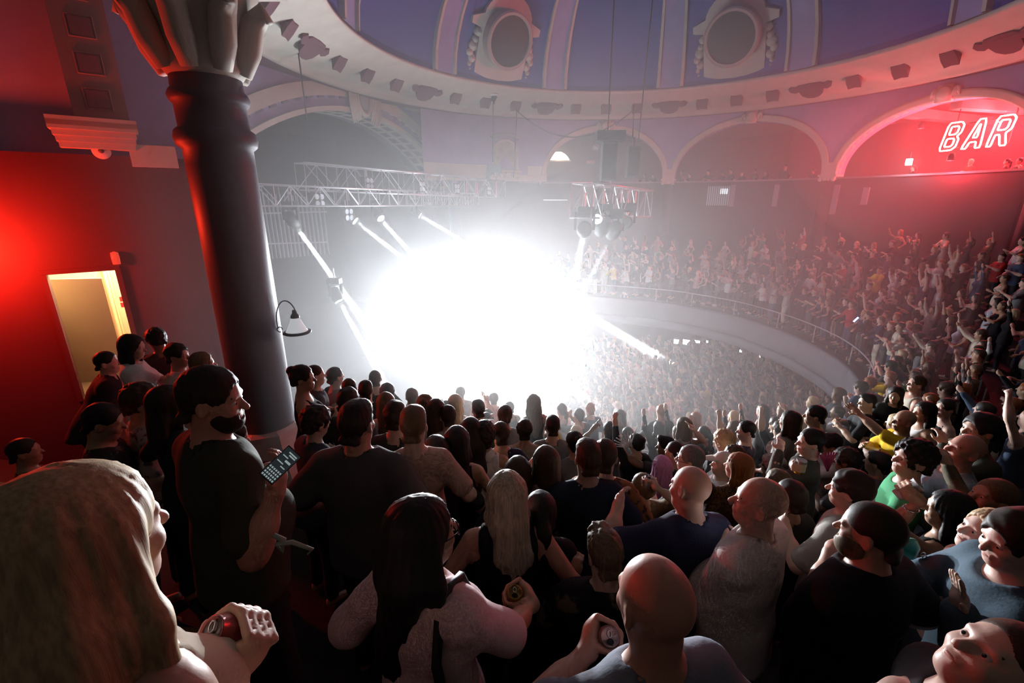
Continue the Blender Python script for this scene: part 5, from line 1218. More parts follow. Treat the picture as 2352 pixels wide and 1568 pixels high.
def make_cup(p, ax, label, beer=True, h=.13):
    ax = unit(ax); x = unit(np.cross(ax, (0, 1, .3))); y = np.cross(ax, x); Rm = np.stack([x, y, ax], 1); t = thing('plastic_cup', label, 'cup', p)
    MB().lathe([(0, -h/2), (.028, -h/2), (.040, h/2), (.0415, h/2), (.0415, h/2-.004), (.039, h/2-.004)], 20, (0, 0, 0), Rm).build('cup_wall', mat('clear_plastic', (.55, .56, .58), .15, spec=.6), t, True)
    if beer: MB().lathe([(0, -h/2+.004), (.0292, -h/2+.004), (.035, .01), (0, .01)], 20, (0, 0, 0), Rm*1.04).build('beer', mat('lager', (.55, .30, .04), .2), t, True)
    return t
UPV = np.array([0, 0, 1.])

# ================================================================== THE NEAR CROWD, one by one
# ---- very near
a = add_person('blonde woman with long straight hair in the left foreground, nearest the camera', 138, 1074, .60, 16, res='A', sex='f', hair='longwide', hlen=.42, hcol='blond', skin='fair', top='tank', tcol=CREAMC, s=.97, hy=2, hp=-2,
               armR=(498, 1562, .80), gripR='can', axisR=(-.35, -.55, .75), fingR=(.75, .35, .55), palmR=(-.45, .2, .35), armL='down', earring=True)
make_can(a['W'](a['handR']), (-.35, -.55, .75), 'red and silver drink can held by the blonde woman in front', (.40, .10, .10), (.30, .22, .22), metal=.5)
a = add_person('dark haired man in an olive t-shirt looking at his phone beside the pillar', 474, 840, 1.58, 34, res='A', hair='short', hcol='dark', skin='ruddy', top='tee', tcol=OLIVE, s=1.03, hy=44, hp=-6, build=1.08, belly=.03, loose=.006, beard='short', eyes=True,
               armR=(632, 1130, 1.53), poleR=(.5, -.5, -1), gripR='relaxed', palmR=(-.5, .2, .9), fingR=(.2, .3, .8), armL=(602, 1092, 1.70), gripL='relaxed')
PHM = a; ph = at_depth(644, 1068, 1.50); fx = unit(at_depth(672, 1040, 1.50) - at_depth(610, 1098, 1.50)); nrm = unit(np.array([0, 0, CAMZ]) - ph); sx = np.cross(fx, nrm); Rm = np.stack([sx, fx, nrm], 1)
t = thing('smartphone', 'smartphone with a lit chat screen in the hands of the olive shirted man', 'phone', ph)
MB().box((0, 0, 0), (.033, .068, .004), Rm).build('case', blackm, t); MB().box(nrm*.0045, (.030, .064, .0006), Rm).build('screen', mat('phone_screen', (.02, .02, .025), .2, emit=(.25, .35, .4), estr=.04), t)
bm = mat('screen_light', (.6, .7, .7), .4, emit=(.75, .95, .95), estr=.22)
for (x, y, w_, h_) in ((.006, .052, .018, .0025), (.010, .044, .014, .0025), (-.010, .033, .012, .002), (.012, .022, .012, .004), (-.010, .008, .014, .002), (.012, -.002, .010, .002)): MB().box(nrm*.0052 + sx*x + fx*y, (w_, h_, .0003), Rm).build('message', bm, t)
for r_ in range(4):
    for c_ in range(6): MB().box(nrm*.0052 + sx*(-.024 + .0095*c_) + fx*(-.022 - .012*r_), (.003, .0035, .0003), Rm).build('key', bm, t)
mb = MB(); q = at_depth(628, 1228, 1.55); mb.tube([q, q + [.03, 0, -.02], q + [.02, 0, -.07], q + [.01, -.01, -.03], q + [.06, 0, -.03], q + [.12, .01, -.07], q + [.10, .01, -.09]], [.008, .012, .008, .008, .009, .007, .004], 6)
attach(mb.build('tied_sleeve', mat('pale_green_cloth', (.30, .38, .33), .8), None, True), PHM)

a = add_person('woman with very long black hair, glasses and a pink t-shirt holding a gold can', 968, 1142, 1.30, 28, res='A', sex='f', hair='longwide', hlen=.80, hcol='black', hsway=-.22, skin='tan', top='loose', tcol=(.68, .50, .52), s=.98, hy=30, hp=4, glasses=True, eyes=True,
               armR=(1222, 1388, 1.72), poleR=(.4, -.6, -1), gripR='can', axisR=(.0, -.38, .9), palmR=(-.8, .3, 0), fingR=(-.45, .85, .25), armL='hip')
make_can(a['W'](a['handR']), (.0, -.38, .9), 'gold drink can in the hand of the woman with long black hair', (.55, .36, .10), (.62, .44, .16), metal=.75)
Uq = a['U']
MB().tube([Uq(*p) for p in ((.095, .10, 1.36), (.10, .05, 1.47), (.105, -.03, 1.487), (.112, -.085, 1.43), (.125, -.125, 1.30), (.15, -.125, 1.15), (.17, -.11, 1.02))], .017, 6).build('bag_strap', blackm, a['root'], True)


a = add_person('bald man seen from behind in a grey shirt, nearest at the bottom centre', 1512, 1290, 1.0, -16, res='A', hair='none', skin='ruddy', top='tee', tcol=(.19, .22, .28), s=1.0, build=1.0, hp=-4, hy=-4, finehands=True,
               armL=(1352, 1492, 1.36), poleL=(-.9, -.1, -.7), gripL='can', axisL=(.0, -.62, .75), palmL=(.9, .25, .1), fingL=(.3, .85, .35), armR='hip')
make_can(a['W'](a['handL']), (.0, -.62, .75), 'drink can with a ring pull held up by the bald man in front', (.45, .36, .36), (.42, .34, .34), metal=.6)
a = add_person('bald man in a white t-shirt turning left with two cans in his hands', 1752, 1100, 1.95, -38, res='A', hair='none', skin='fair', top='tee', tcol=(.70, .66, .65), s=1.03, build=1.06, belly=.03, hy=-28, hp=5, eyes=True, loose=.01,
               armL=(1664, 1250, 2.36), gripL='can', axisL=(.25, -.35, .9), palmL=(.6, .6, 0), fingL=(.3, .8, .3), armR=(1632, 1288, 2.40), gripR='can', axisR=(.1, -.75, .6), palmR=(-.7, .3, .1))
make_can(a['W'](a['handL']), (.25, -.35, .9), 'tall pink and silver can held by the bald man in the white t-shirt', (.62, .55, .60), (.5, .3, .3), band=(.55, .15, .25), h=.135, r=.029)
make_can(a['W'](a['handR']), (.1, -.75, .6), 'cream can seen from above in the lower hand of the bald man in white', (.62, .56, .44), (.66, .60, .50), metal=.3)
a = add_person('broad man with a buzz cut and beard in a black t-shirt', 2014, 1158, 1.78, -22, res='A', hair='buzz', hcol='dark', skin='ruddy', top='tee', tcol=(.010, .011, .016), s=1.05, build=1.18, belly=.03, hy=-20, hp=-3, beard='full', bcol='light', loose=.012,
               armL=(1908, 1272, 2.18), poleL=(-.3, -.1, -1), gripL='can', axisL=(.1, -.6, .78), palmL=(.8, .45, .1), fingL=(.6, .75, .1), armR='hip')
make_can(a['W'](a['handL']), (.1, -.6, .78), 'dark green can in front of the broad man in black', (.08, .16, .06), (.45, .42, .36), metal=.4)
a = add_person('person with short tousled fair hair in a dark patched jacket, fist raised', 1392, 1223, 1.95, 5, res='A', hair='quiff', hcol='light', skin='fair', top='jacket', tcol=(.014, .013, .016), pat=('patches', ((.15, .12, .08), 9.0, .60)), tname='jacket', s=.92, hp=-12, hy=-15,
               armL=(1318, 1318, 2.28), gripL='fist', fingL=(.1, .1, 1), palmL=(.3, 1, 0), armR='hip')
a = add_person('woman with straight platinum hair in a black sleeveless top', 1164, 1083, 2.15, -2, res='A', sex='f', hair='long', hlen=.36, hcol='platinum', skin='ruddy', top='vest', tcol=BLACK, tname='sleeveless_top', s=1.0, build=1.2, hy=-6, hsway=.04, armL='hip', armR='hip')
a = add_person('tall man in a charcoal t-shirt seen from behind, right of the pillar', 815, 920, 2.4, 8, res='A', hair='fade', hcol='dark', skin='ruddy', top='tee', tcol=(.075, .075, .078), s=1.08, build=1.2, belly=.03, hy=6, armL='hip', armR='hip', loose=.01)
a = add_person('man with short brown hair in a navy t-shirt seen from behind', 1352, 1011, 2.95, -2, res='A', hair='fade', hcol='brown', skin='fair', top='tee', tcol=(.022, .032, .058), s=1.04, build=1.06, hy=-4, armL='hip', armR='hip')
a = add_person('bald man in a navy t-shirt with a pale star print on the back', 1590, 1076, 2.55, -20, res='A', hair='none', skin='fair', top='tee', tcol=(.030, .036, .080), s=1.05, build=1.15, side=8, hy=-12, hp=-8, hr=14, loose=.01, armL='drink', armR='hip')
# star-shaped print on his back
me_ = mat('print_white', (.33, .32, .34), .8); Uq = a['U']
ex_ = unit(Uq(.1, -.14, 1.2) - Uq(0, -.14, 1.2)); ez_ = unit(Uq(0, -.14, 1.3) - Uq(0, -.14, 1.2)); ey_ = np.cross(ez_, ex_)
o_ = MB().prism([(-.075, -.02), (-.02, .075), (.0, .03), (.045, .06), (.03, .0), (.075, -.03), (.03, -.03), (.02, -.09), (-.02, -.04), (-.06, -.07), (-.045, -.03)], Uq(-.02, -.142, 1.19), ex_, ez_, ey_*.006).build('back_print', me_, a['root'])
MB().prism([(-.09, 0), (.09, 0), (.09, .012), (-.09, .012)], Uq(-.01, -.140, 1.09), ex_, ez_, ey_*.006).prism([(-.06, 0), (.06, 0), (.06, .01), (-.06, .01)], Uq(-.01, -.140, 1.06), ex_, ez_, ey_*.006).build('print_lettering', me_, a['root'])

DEPK = 1.18
# ---- right foreground
a = add_person('young man with wavy brown hair in a beige t-shirt, back turned', 1962, 1078, 2.45, -38, res='A', hair='wavy', hcol='dark', skin='fair', top='tee', tcol=(.40, .37, .33), s=1.04, hy=-12, hp=0, loose=.012, armL='chest', armR='hip')
a = add_person('curly black haired man in a bright green t-shirt looking left', 2108, 1008, 2.55, -55, res='A', hair='curly', hcol='black', skin='fair', top='tee', tcol=(.06, .34, .15), s=1.04, hy=-30, hp=8, eyes=True, armL='chest', armR='hip')
a = add_person('woman with black hair raising a plastic cup, seen from behind', 2190, 1128, 2.15, -30, res='A', sex='f', hair='long', hlen=.30, hcol='black', skin='tan', top='vest', tcol=(.012, .012, .014), tname='sleeveless_top', s=.98, hy=-25, hp=0, earring=True,
               armL=(2113, 1150, 2.05), poleL=(-.5, .5, -.9), gripL='can', axisL=(.55, -.2, .6), palmL=(-.2, .9, 0), fingL=(-.6, .3, .4), armR='hip')
make_cup(a['W'](a['handL']), (.55, -.2, .6), 'clear plastic cup lifted on a bare raised arm at the right', beer=False)
mb = MB(); q = a['W'](a['arms']['L'][1]*.3 + a['arms']['L'][2]*.7); mb.tube([q + .036*np.array([math.cos(t), math.sin(t), 0]) for t in np.linspace(0, 2*math.pi, 13)[:-1]], .004, 5, closed=True); attach(mb.build('wristband', mat('silver'), None, True), a)
q = thing('teal_bag', 'small teal bag strap with silver buckles beside the raised arm', 'bag', at_depth(2085, 1262, 2.25)); MB().lathe([(0, -.05), (.05, -.04), (.055, .02), (.03, .06), (0, .065)], 10, (0, 0, 0), np.eye(3), scale=(1, .5)).build('pouch', mat('teal_leather', (.02, .22, .18), .45), q, True)
mb = MB()
for k_ in range(3): mb.tube([np.array([.05 + .012*k_ + .01*math.cos(t), -.03, .0 - .02*k_ + .01*math.sin(t)]) for t in np.linspace(0, 6.28, 9)[:-1]], .003, 4, closed=True)
mb.build('buckle', mat('silver'), q, True)
a = add_person('fair haired woman looking up, tanned arm raised with bracelets', 2290, 1100, 2.25, -70, res='A', sex='f', hair='slick', hcol='light', skin='tan', top='long', tcol=(.10, .08, .05), s=.99, hy=-15, hp=14, eyes=True,
               armL=(2168, 1052, 2.55), poleL=(-.2, .2, -1), gripL='relaxed', armR='hip')
a = add_person('blonde woman with silver earring and bead necklace looking up, shoulder bare', 2285, 1172, 1.82, -66, res='A', sex='f', hair='bob', hlen=.12, hcol='blond', skin='pale', top='none', s=.97, hy=-14, hp=16, eyes=True, earring=True, armL='down', armR='down')
mb = MB(); HCp = a['W'](a['U'](0, -.01, 1.445))
for k_ in range(26):
    t_ = 2*math.pi*k_/26; c_ = HCp + a['Rw'] @ np.array([.075*math.cos(t_), .08*math.sin(t_) + .02, -.02*math.sin(t_)]); mb.lathe([(0, -.005), (.005, 0), (0, .005)], 6, c_)
attach(mb.build('bead_necklace', blackm, None, True), a)
a = add_person('man in a denim jacket at the right edge, hand lifted in front of him', 2356, 1172, 1.42, -68, res='A', hair='wavy', hcol='dark', skin='pale', top='jacket', tcol=(.07, .11, .15), tname='denim_jacket', s=1.02, hy=-18, hp=-6, eyes=True,
               armL=(2205, 1398, 1.42), poleL=(.2, -.3, -1), gripL='open', fingL=(-.25, .1, 1), palmL=(-.9, .3, .2), armR='chest')
a = add_person('shaven headed person at the bottom right corner gazing upwards', 2330, 1432, .95, -62, res='A', hair='buzz', hcol='brown', skin='pale', top='long', tcol=(.03, .03, .035), s=1.0, hy=-20, hp=38, eyes=True,
               armL=(2102, 1590, 1.12), poleL=(-.3, -.2, -1), gripL='can', axisL=(.22, -.62, .72), palmL=(.1, -.8, -.5), fingL=(-1, 0, .25), armR='down')
make_can(a['W'](a['handL']), (.22, -.62, .72), 'red and white can held up at the bottom right', (.66, .62, .64), (.50, .38, .38), band=(.50, .06, .10), metal=.3)
a = add_person('bald man in a pale blue denim shirt looking up at the right', 2226, 998, 2.65, -72, res='A', hair='none', skin='ruddy', top='jacket', tcol=(.26, .30, .36), tname='denim_shirt', s=1.04, build=1.12, hy=-10, hp=16, eyes=True, armL='chest', armR='hip')
a = add_person('dark haired bearded man in profile, olive sleeve bent across him', 2262, 946, 2.95, -76, res='B', hair='wavy', hcol='black', skin='olive', top='long', tcol=OLIVE, s=1.04, hy=-12, hp=2, beard='short', eyes=True, armL='face', armR='hip')
a = add_person('bald man in a yellow t-shirt stretching his arm towards the stage', 2082, 943, 4.2, -72, res='B', hair='none', skin='olive', top='tee', tcol=YELLOW, s=1.05, hy=-10, hp=2, eyes=True, armL=(1962, 942, 4.5), gripL='open', armR='chest')
a = add_person('woman with long dark hair and a white top behind the yellow shirt', 2128, 922, 4.25, -80, res='B', sex='f', hair='long', hcol='black', skin='tan', top='vest', tcol=WHITE, s=1.0, hy=-8, armL='hip', armR='hip')
a = add_person('woman in a black tank top with tied back hair facing left', 2178, 915, 4.4, -78, res='B', sex='f', hair='bun', hcol='dark', skin='fair', top='tank', tcol=BLACK, s=.98, hy=-10, eyes=True, armL='hip', armR='chest')
a = add_person('smiling woman with long dark hair turned towards the camera', 2062, 888, 5.2, -150, res='B', sex='f', hair='long', hcol='dark', skin='tan', top='long', tcol=BLACK, s=.96, hy=20, hp=-4, eyes=True, armL='chest', armR='chest')
a = add_person('man with a faded haircut in a black t-shirt, head turned left', 1996, 903, 5.6, -60, res='B', hair='fade', hcol='black', skin='olive', top='tee', tcol=BLACK, s=1.04, hy=-25, armL='chest', armR='chest', gripR='can')
a = add_person('red faced man in a cream vest among the right hand crowd', 2110, 862, 5.3, -70, res='B', hair='short', hcol='brown', skin='ruddy', top='vest', tcol=CREAMC, s=1.03, hy=-10, hp=6, eyes=True, armL='rail', armR='hip')
a = add_person('young man in profile with a beer, hand at his mouth', 1866, 984, 3.7, -62, res='B', hair='slick', hcol='black', skin='pale', top='long', tcol=(.10, .10, .09), s=1.04, hy=-22, eyes=True, armL='face', gripL='relaxed', armR=(1824, 1066, 3.55), gripR='can')
make_cup(a['W'](a['handR']), (.1, 0, 1), 'plastic cup of lager held left of the young man in profile')
a = add_person('young man in glasses sipping from a can, dark fringe', 1912, 994, 4.3, -58, res='B', hair='wavy', hcol='black', skin='olive', top='tee', tcol=WHITE, s=1.0, hy=-20, hp=-8, glasses=True, armL='face', gripL='can', armR='hip')
make_can(a['W'](a['handL']), (-.2, -.2, .9), 'silver can at the lips of the young man in glasses', (.55, .58, .62))
a = add_person('man with slick black hair seen from behind, pale collar', 2022, 1036, 3.75, -25, res='B', hair='slick', hcol='black', skin='olive', top='jacket', tcol=(.17, .17, .19), s=1.0, hy=-10, armL='hip', armR='hip')
a = add_person('curly brown haired person bending beside the pink fan', 1950, 1028, 3.75, -45, res='B', hair='curly', hcol='dark', skin='brown', top='tee', tcol=(.11, .10, .10), s=.98, hp=-14, armL='chest', armR='hip')
t = thing('folding_fan', 'crimson folded hand fan between the crowd at the right', 'fan', at_depth(1905, 1062, 4.15))
me = MB().box((0, 0, .09), (.010, .0015, .10)).mesh('fan_blade'); me.materials.append(mat('crimson_silk', (.42, .03, .09), .6))
for k_ in range(7): link('fan_blade', me, t, (0, 0, -.08), (0, -.55 + .13*k_, 0))
MB().lathe([(0, -.012), (.012, 0), (0, .012)], 8, (0, 0, -.08)).build('pivot', blackm, t)
a = add_person('woman with ginger hair in a brown crochet top', 1700, 1040, 3.45, -10, res='B', sex='f', hair='bob', hlen=.20, hcol='ginger', skin='pale', top='long', tcol=(.13, .065, .03), pat=('crochet', ((.05, .02, .01), 60, .5)), s=1.0, hy=-35, armL='hip', armR='hip', wrinkle=.009)
a = add_person('person in a white baseball cap worn tipped up, facing left', 1662, 1040, 4.1, -78, res='B', hair='buzz', hcol='brown', skin='pale', top='long', tcol=WHITE, s=1.0, hy=-10, hp=6, hat='cap', hatcol=(.62, .58, .52), eyes=True, armL='chest', armR='chest')
a = add_person('grey haired man in glasses lit from the left', 1588, 1022, 3.35, -40, res='B', hair='short', hcol='grey', skin='pale', top='tee', tcol=CHAR, s=1.03, hy=-25, glasses=True, eyes=True, armL='chest', armR='hip')
a = add_person('person with long candy pink hair', 1522, 1046, 3.9, -6, res='B', sex='f', hair='long', hlen=.28, hcol='pink', skin='pale', top='long', tcol=(.12, .10, .08), s=.98, armL='hip', armR='hip')
a = add_person('woman lifting a silver can high, in front of the pink hair', 1478, 1088, 3.2, -20, res='B', sex='f', hair='bun', hcol='light', skin='fair', top='tee', tcol=(.20, .14, .08), s=.95, hy=-20, armR=(1506, 1118, 3.1), gripR='can', fingR=(0, 1, .1), palmR=(-1, .2, 0), armL='hip')
make_can(a['W'](a['handR']), (.05, -.15, 1), 'silver can raised beside the pink haired person', (.62, .62, .64), metal=.7)
a = add_person('person with grey curls wearing a hair clip', 1778, 1042, 3.6, -35, res='B', sex='f', hair='curly', hcol='grey', skin='fair', top='long', tcol=(.16, .15, .13), s=.96, hy=-20, armL='hip', armR='hip')
a = add_person('person with light tangled hair low beside the bald man in white', 1790, 1078, 3.15, -20, res='B', sex='f', hair='bob', hcol='light', skin='fair', top='tee', tcol=(.12, .11, .10), s=.93, armL='hip', armR='hip')
a = add_person('person with brown hair, head just above the beige t-shirt', 1822, 1102, 2.85, -18, res='B', hair='wavy', hcol='dark', skin='tan', top='tee', tcol=CHAR, s=.98, armL='hip', armR='hip')
a = add_person('dark haired man in a slate shirt looking left over the stalls', 1716, 966, 4.7, -60, res='B', hair='short', hcol='black', skin='fair', top='tee', tcol=(.06, .065, .08), s=1.04, hy=-25, armL='hip', armR='hip')
a = add_person('person with long dark hair and a pale striped shirt at the stalls edge', 1818, 943, 4.6, -30, res='B', sex='f', hair='long', hlen=.14, hcol='dark', skin='fair', tmat=stripes('pale_stripe', (.34, .33, .30), (.26, .25, .24), 9, 'X'), top='loose', s=1.04, armL='hip', armR='hip')
a = add_person('man with black hair and a pale pink shirt behind the striped shirt', 1876, 930, 4.7, -45, res='B', hair='short', hcol='black', skin='tan', top='tee', tcol=(.40, .30, .28), s=1.02, hy=-20, armL='chest', armR='hip')
a = add_person('woman with thin braids pointing towards the stage', 1402, 968, 4.7, -12, res='B', sex='f', hair='braids', hcol='dark', skin='brown', top='tank', tcol=GREY, s=1.0, hy=-8, armL=(1362, 985, 4.9), gripL='point', armR='hip')
a = add_person('person dressed in black holding an open lace fan', 1462, 996, 4.5, -25, res='B', sex='f', hair='bun', hcol='black', skin='tan', top='long', tcol=BLACK, s=.98, hy=-10, armL='up', armR='hip')
t = thing('lace_fan', 'spread lace fan lit white over the crowd', 'fan', at_depth(1448, 1016, 5.1))
me = MB().box((0, 0, .10), (.006, .002, .10)).mesh('fan_rib'); me.materials.append(mat('ivory_lace', (.6, .62, .64), .6))
for k_ in range(10): link('fan_rib', me, t, (0, 0, -.06), (0, -1.5 + .19*k_, 0))
MB().lathe([(0, -.012), (.012, 0), (0, .012)], 8, (0, 0, -.06)).build('pivot', blackm, t)
a = add_person('shaven dark haired man beside the grey haired man in glasses', 1552, 1014, 4.3, -30, res='B', hair='buzz', hcol='dark', skin='olive', top='tee', tcol=CHAR, s=1.0, hy=-10, armL='hip', armR='hip')
a = add_person('person with a flat top haircut and profile lit, behind the pink hair', 1530, 1002, 4.8, -70, res='B', hair='quiff', hcol='black', skin='brown', top='tee', tcol=CHAR, s=1.0, hy=-10, armL='point', armR='hip')
a = add_person('person raising a bare arm with hair blurred by a lamp flash', 1572, 958, 5.2, -20, res='B', sex='f', hair='long', hlen=.15, hcol='light', skin='pale', top='tank', tcol=GREY, s=1.0, armR=(1592, 985, 5.0), gripR='open', armL='hip')
a = add_person('blond curly headed person above the white cap', 1665, 985, 4.5, -25, res='B', sex='f', hair='curly', hcol='blond', skin='pale', top='tee', tcol=CHAR, s=.98, armL='hip', armR='hip')
a = add_person('person with wavy brown hair above the ginger hair', 1690, 1022, 3.9, -30, res='B', hair='curly', hcol='brown', skin='fair', top='tee', tcol=(.05, .05, .06), s=.94, armL='hip', armR='hip')

DEPK = 1.04
# ---- centre, towards the glow
a = add_person('man in an orange flowered shirt half hidden by the navy t-shirt', 1392, 1008, 3.15, 12, res='B', hair='short', hcol='brown', skin='fair', top='tee', tcol=(.30, .11, .04), pat=('flowers', ((.05, .03, .03), 22, .56)), s=1.04, hy=6, armL='hip', armR='hip')
a = add_person('woman in a striped top holding her hand to her cheek', 1254, 1024, 3.2, -6, res='B', sex='f', hair='long', hlen=.10, hcol='brown', skin='fair', tmat=stripes('pink_stripe', (.42, .28, .30), (.30, .20, .22), 16), top='tee', s=1.0, hy=-10, armL='face', armR='hip')
a = add_person('small brown haired head left of the platinum hair', 1190, 1048, 3.0, 0, res='B', sex='f', hair='bob', hcol='brown', skin='fair', top='tee', tcol=CHAR, s=.94, armL='hip', armR='hip')
a = add_person('person with a black ponytail right of the platinum hair', 1242, 1132, 2.35, -5, res='B', sex='f', hair='pony', hcol='black', skin='tan', top='tee', tcol=BLACK, s=.93, hp=-8, armL='hip', armR='hip')
a = add_person('woman with a long dark plait in a black tank top', 1048, 978, 3.1, 0, res='B', sex='f', hair='long', hlen=.30, hcol='black', skin='tan', top='tank', tcol=BLACK, s=1.0, build=1.05, armL='hip', armR='hip')
a = add_person('fair man with cropped hair and a pale pink top', 947, 933, 2.85, -8, res='B', hair='fade', hcol='light', skin='pale', top='tee', tcol=(.50, .36, .30), s=1.03, hy=8, armL='chest', armR='hip')
a = add_person('dark haired head left of the cropped fair man', 906, 918, 3.3, 6, res='B', hair='wavy', hcol='dark', skin='fair', top='tee', tcol=CHAR, s=1.02, armL='hip', armR='hip')
a = add_person('person in a denim jacket between pillar and charcoal t-shirt', 722, 930, 3.0, 40, res='B', sex='f', hair='curly', hcol='dark', skin='fair', top='jacket', tcol=(.05, .06, .08), tname='jacket', s=.9, lean=10, hp=-10, armL='chest', armR='chest')
a = add_person('woman with dark hair up beside the right edge of the pillar', 692, 838, 4.2, 70, res='B', sex='f', hair='bun', hcol='dark', skin='tan', top='tank', tcol=BLACK, s=1.02, hy=10, armL='chest', armR='chest')
a = add_person('man with cropped hair fading into the glow behind the pillar', 722, 838, 5.2, 60, res='B', hair='buzz', hcol='brown', skin='fair', top='tee', tcol=(.07, .08, .09), s=1.04, armL='hip', armR='hip')
a = add_person('dark haired man in a grey shirt fading into the glow', 768, 842, 5.4, 40, res='B', hair='short', hcol='dark', skin='fair', top='tee', tcol=(.09, .10, .11), s=1.04, armL='hip', armR='hip')
a = add_person('person with dark hair just left of the charcoal t-shirt man', 798, 888, 3.9, 15, res='B', hair='wavy', hcol='dark', skin='fair', top='tee', tcol=CHAR, s=1.0, armL='hip', armR='hip')
GL = [(800, 868, 5.0, 'm', 'short', 'brown'), (838, 874, 5.2, 'm', 'fade', 'dark'), (884, 900, 4.3, 'f', 'long', 'light'), (888, 878, 5.3, 'm', 'wavy', 'dark'), (975, 905, 5.0, 'f', 'bun', 'light'), (1000, 915, 4.6, 'f', 'long', 'brown'), (1028, 930, 4.4, 'm', 'short', 'dark'),
      (1080, 958, 3.8, 'f', 'longwide', 'dark'), (1000, 1000, 3.1, 'f', 'bob', 'dark'), (1112, 965, 4.2, 'm', 'curly', 'dark'), (1150, 968, 4.4, 'm', 'short', 'brown'), (1205, 962, 4.6, 'm', 'wavy', 'dark'), (1270, 955, 4.7, 'm', 'fade', 'dark'), (1320, 990, 4.5, 'f', 'bun', 'black'),
      (1225, 905, 5.8, 'f', 'long', 'light'), (945, 890, 5.6, 'm', 'short', 'light'), (1098, 918, 5.6, 'm', 'fade', 'dark'), (1160, 930, 5.5, 'f', 'pony', 'brown'), (860, 850, 6.0, 'm', 'buzz', 'brown'), (1045, 905, 5.8, 'f', 'long', 'blond')]
GLN = ['short haired man', 'man with a side parting', 'woman with long fair hair', 'man with shaggy dark hair', 'woman with fair hair up', 'woman with long brown hair', 'dark haired man', 'woman with a wide mane of dark hair', 'person with a dark bob', 'curly headed man', 'brown haired man',
       'man with thick dark hair', 'tall man with cropped sides', 'woman with a black bun', 'woman with pale long hair', 'fair short haired man', 'man with a high fade', 'woman with a brown ponytail', 'man with a shaved head', 'blonde long haired woman']
NB_ = ['behind the charcoal t-shirt, left side', 'behind the charcoal t-shirt, right side', 'left of the cropped fair man, a row ahead', 'two rows ahead of the cropped fair man', 'ahead of the cropped fair man, in the glow', 'ahead of the plaited woman, left side', 'straight ahead of the plaited woman',
       'right behind the plaited woman', 'close left of the plaited woman', 'right of the wide dark mane', 'in the glow above the platinum hair', 'in the glow left of the tall cropped man', 'in the glow above the striped top', 'left of the woman with thin braids',
       'deep in the glow above the thick haired man', 'deep in the glow beyond the cropped fair man', 'deep in the glow beyond the wide dark mane', 'deep in the glow above the brown haired man', 'farthest left in the glow', 'in the middle of the glow']
for (x, y, d, sx_, hs, hc), n1, n2 in zip(GL, GLN, NB_):
    add_person(n1 + ' ' + n2, x, y, d, -8 + random.uniform(-14, 14), res='B', sex=sx_, hair=hs, hcol=hc, skin=random.choice(['fair', 'pale', 'tan', 'olive']), top=random.choice(['tee', 'tee', 'tank', 'long']), tcol=random.choice([CHAR, BLACK, GREY, NAVY, WHITE, BEIGE]), s=random.uniform(.97, 1.05),
               armL=random.choice(['hip', 'hip', 'chest']), armR=random.choice(['hip', 'hip', 'up' if hs == 'pony' else 'chest']), finehands=False)

DEPK = 1.18
# ---- the group at the left by the doorway
a = add_person('dark haired woman in a printed white t-shirt by the doorway', 298, 768, 3.6, 62, res='B', sex='f', hair='bob', hlen=.12, hcol='black', skin='fair', top='loose', tcol=WHITE, pat=('print', ((.5, .45, .45), 10, .66)), s=1.0, hy=12, hp=-10, armL='chest', armR='chest')
a = add_person('person in a dark jacket with red shoulders and a white waistband, bending', 240, 806, 3.9, 50, res='B', hair='short', hcol='black', skin='fair', top='jacket', tcol=(.03, .02, .025), tname='jacket', s=1.0, build=1.1, lean=28, hy=20, armL='chest', armR='chest')
MB().tube([a['U'](.185*math.cos(t), .145*math.sin(t), .83) for t in np.linspace(0, 2*math.pi, 19)[:-1]], .022, 6, closed=True).build('waistband', cloth(WHITE), a['root'], True)
a = add_person('curly haired person facing left behind the white t-shirt', 352, 752, 4.3, -60, res='B', hair='curly', hcol='black', skin='brown', top='tee', tcol=(.05, .03, .03), s=1.0, hp=-14, armL='phone', armR='phone')
a = add_person('man with dark hair and a pale pink t-shirt facing the pillar', 402, 786, 3.9, 75, res='B', hair='wavy', hcol='dark', skin='ruddy', top='tee', tcol=(.62, .45, .40), s=1.0, hy=10, armL='chest', armR='chest')
a = add_person('fair haired person behind the head of the man with the phone', 462, 808, 3.8, 60, res='B', sex='f', hair='long', hlen=.15, hcol='light', skin='fair', top='tee', tcol=CHAR, s=.98, armL='hip', armR='hip')
a = add_person('curly headed person in a pale printed shirt left of the man with the phone', 318, 878, 2.6, 40, res='B', hair='curly', hcol='brown', skin='tan', top='tee', tcol=(.42, .36, .33), pat=('print2', ((.12, .08, .08), 16, .56)), s=1.0, hp=-10, hy=20, armL='chest', armR='hip')
a = add_person('dark haired person in a patterned dark shirt with warm lit cheek', 228, 926, 2.5, 55, res='B', hair='short', hcol='black', skin='tan', top='tee', tcol=(.035, .022, .022), pat=('print3', ((.11, .07, .06), 20, .58)), s=1.02, build=1.15, hp=-16, hy=10, armL='chest', armR='hip')
a = add_person('person with long dark hair close behind the man with the phone', 378, 884, 2.3, 30, res='B', sex='f', hair='long', hlen=.22, hcol='dark', skin='fair', top='tee', tcol=(.03, .03, .03), s=.98, armL='hip', armR='hip')
a = add_person('person in a glossy black jacket low between the phone man and pillar', 528, 968, 2.75, 50, res='B', hair='short', hcol='black', skin='fair', top='jacket', tcol=(.014, .014, .016), tname='jacket', s=.93, hp=-16, armL='chest', armR='chest')
a = add_person('person low against the left wall with only a lit cheek showing', 48, 1006, 3.2, 40, res='B', hair='short', hcol='dark', skin='tan', top='tee', tcol=(.03, .02, .02), s=.92, hy=20, armL='hip', armR='hip')

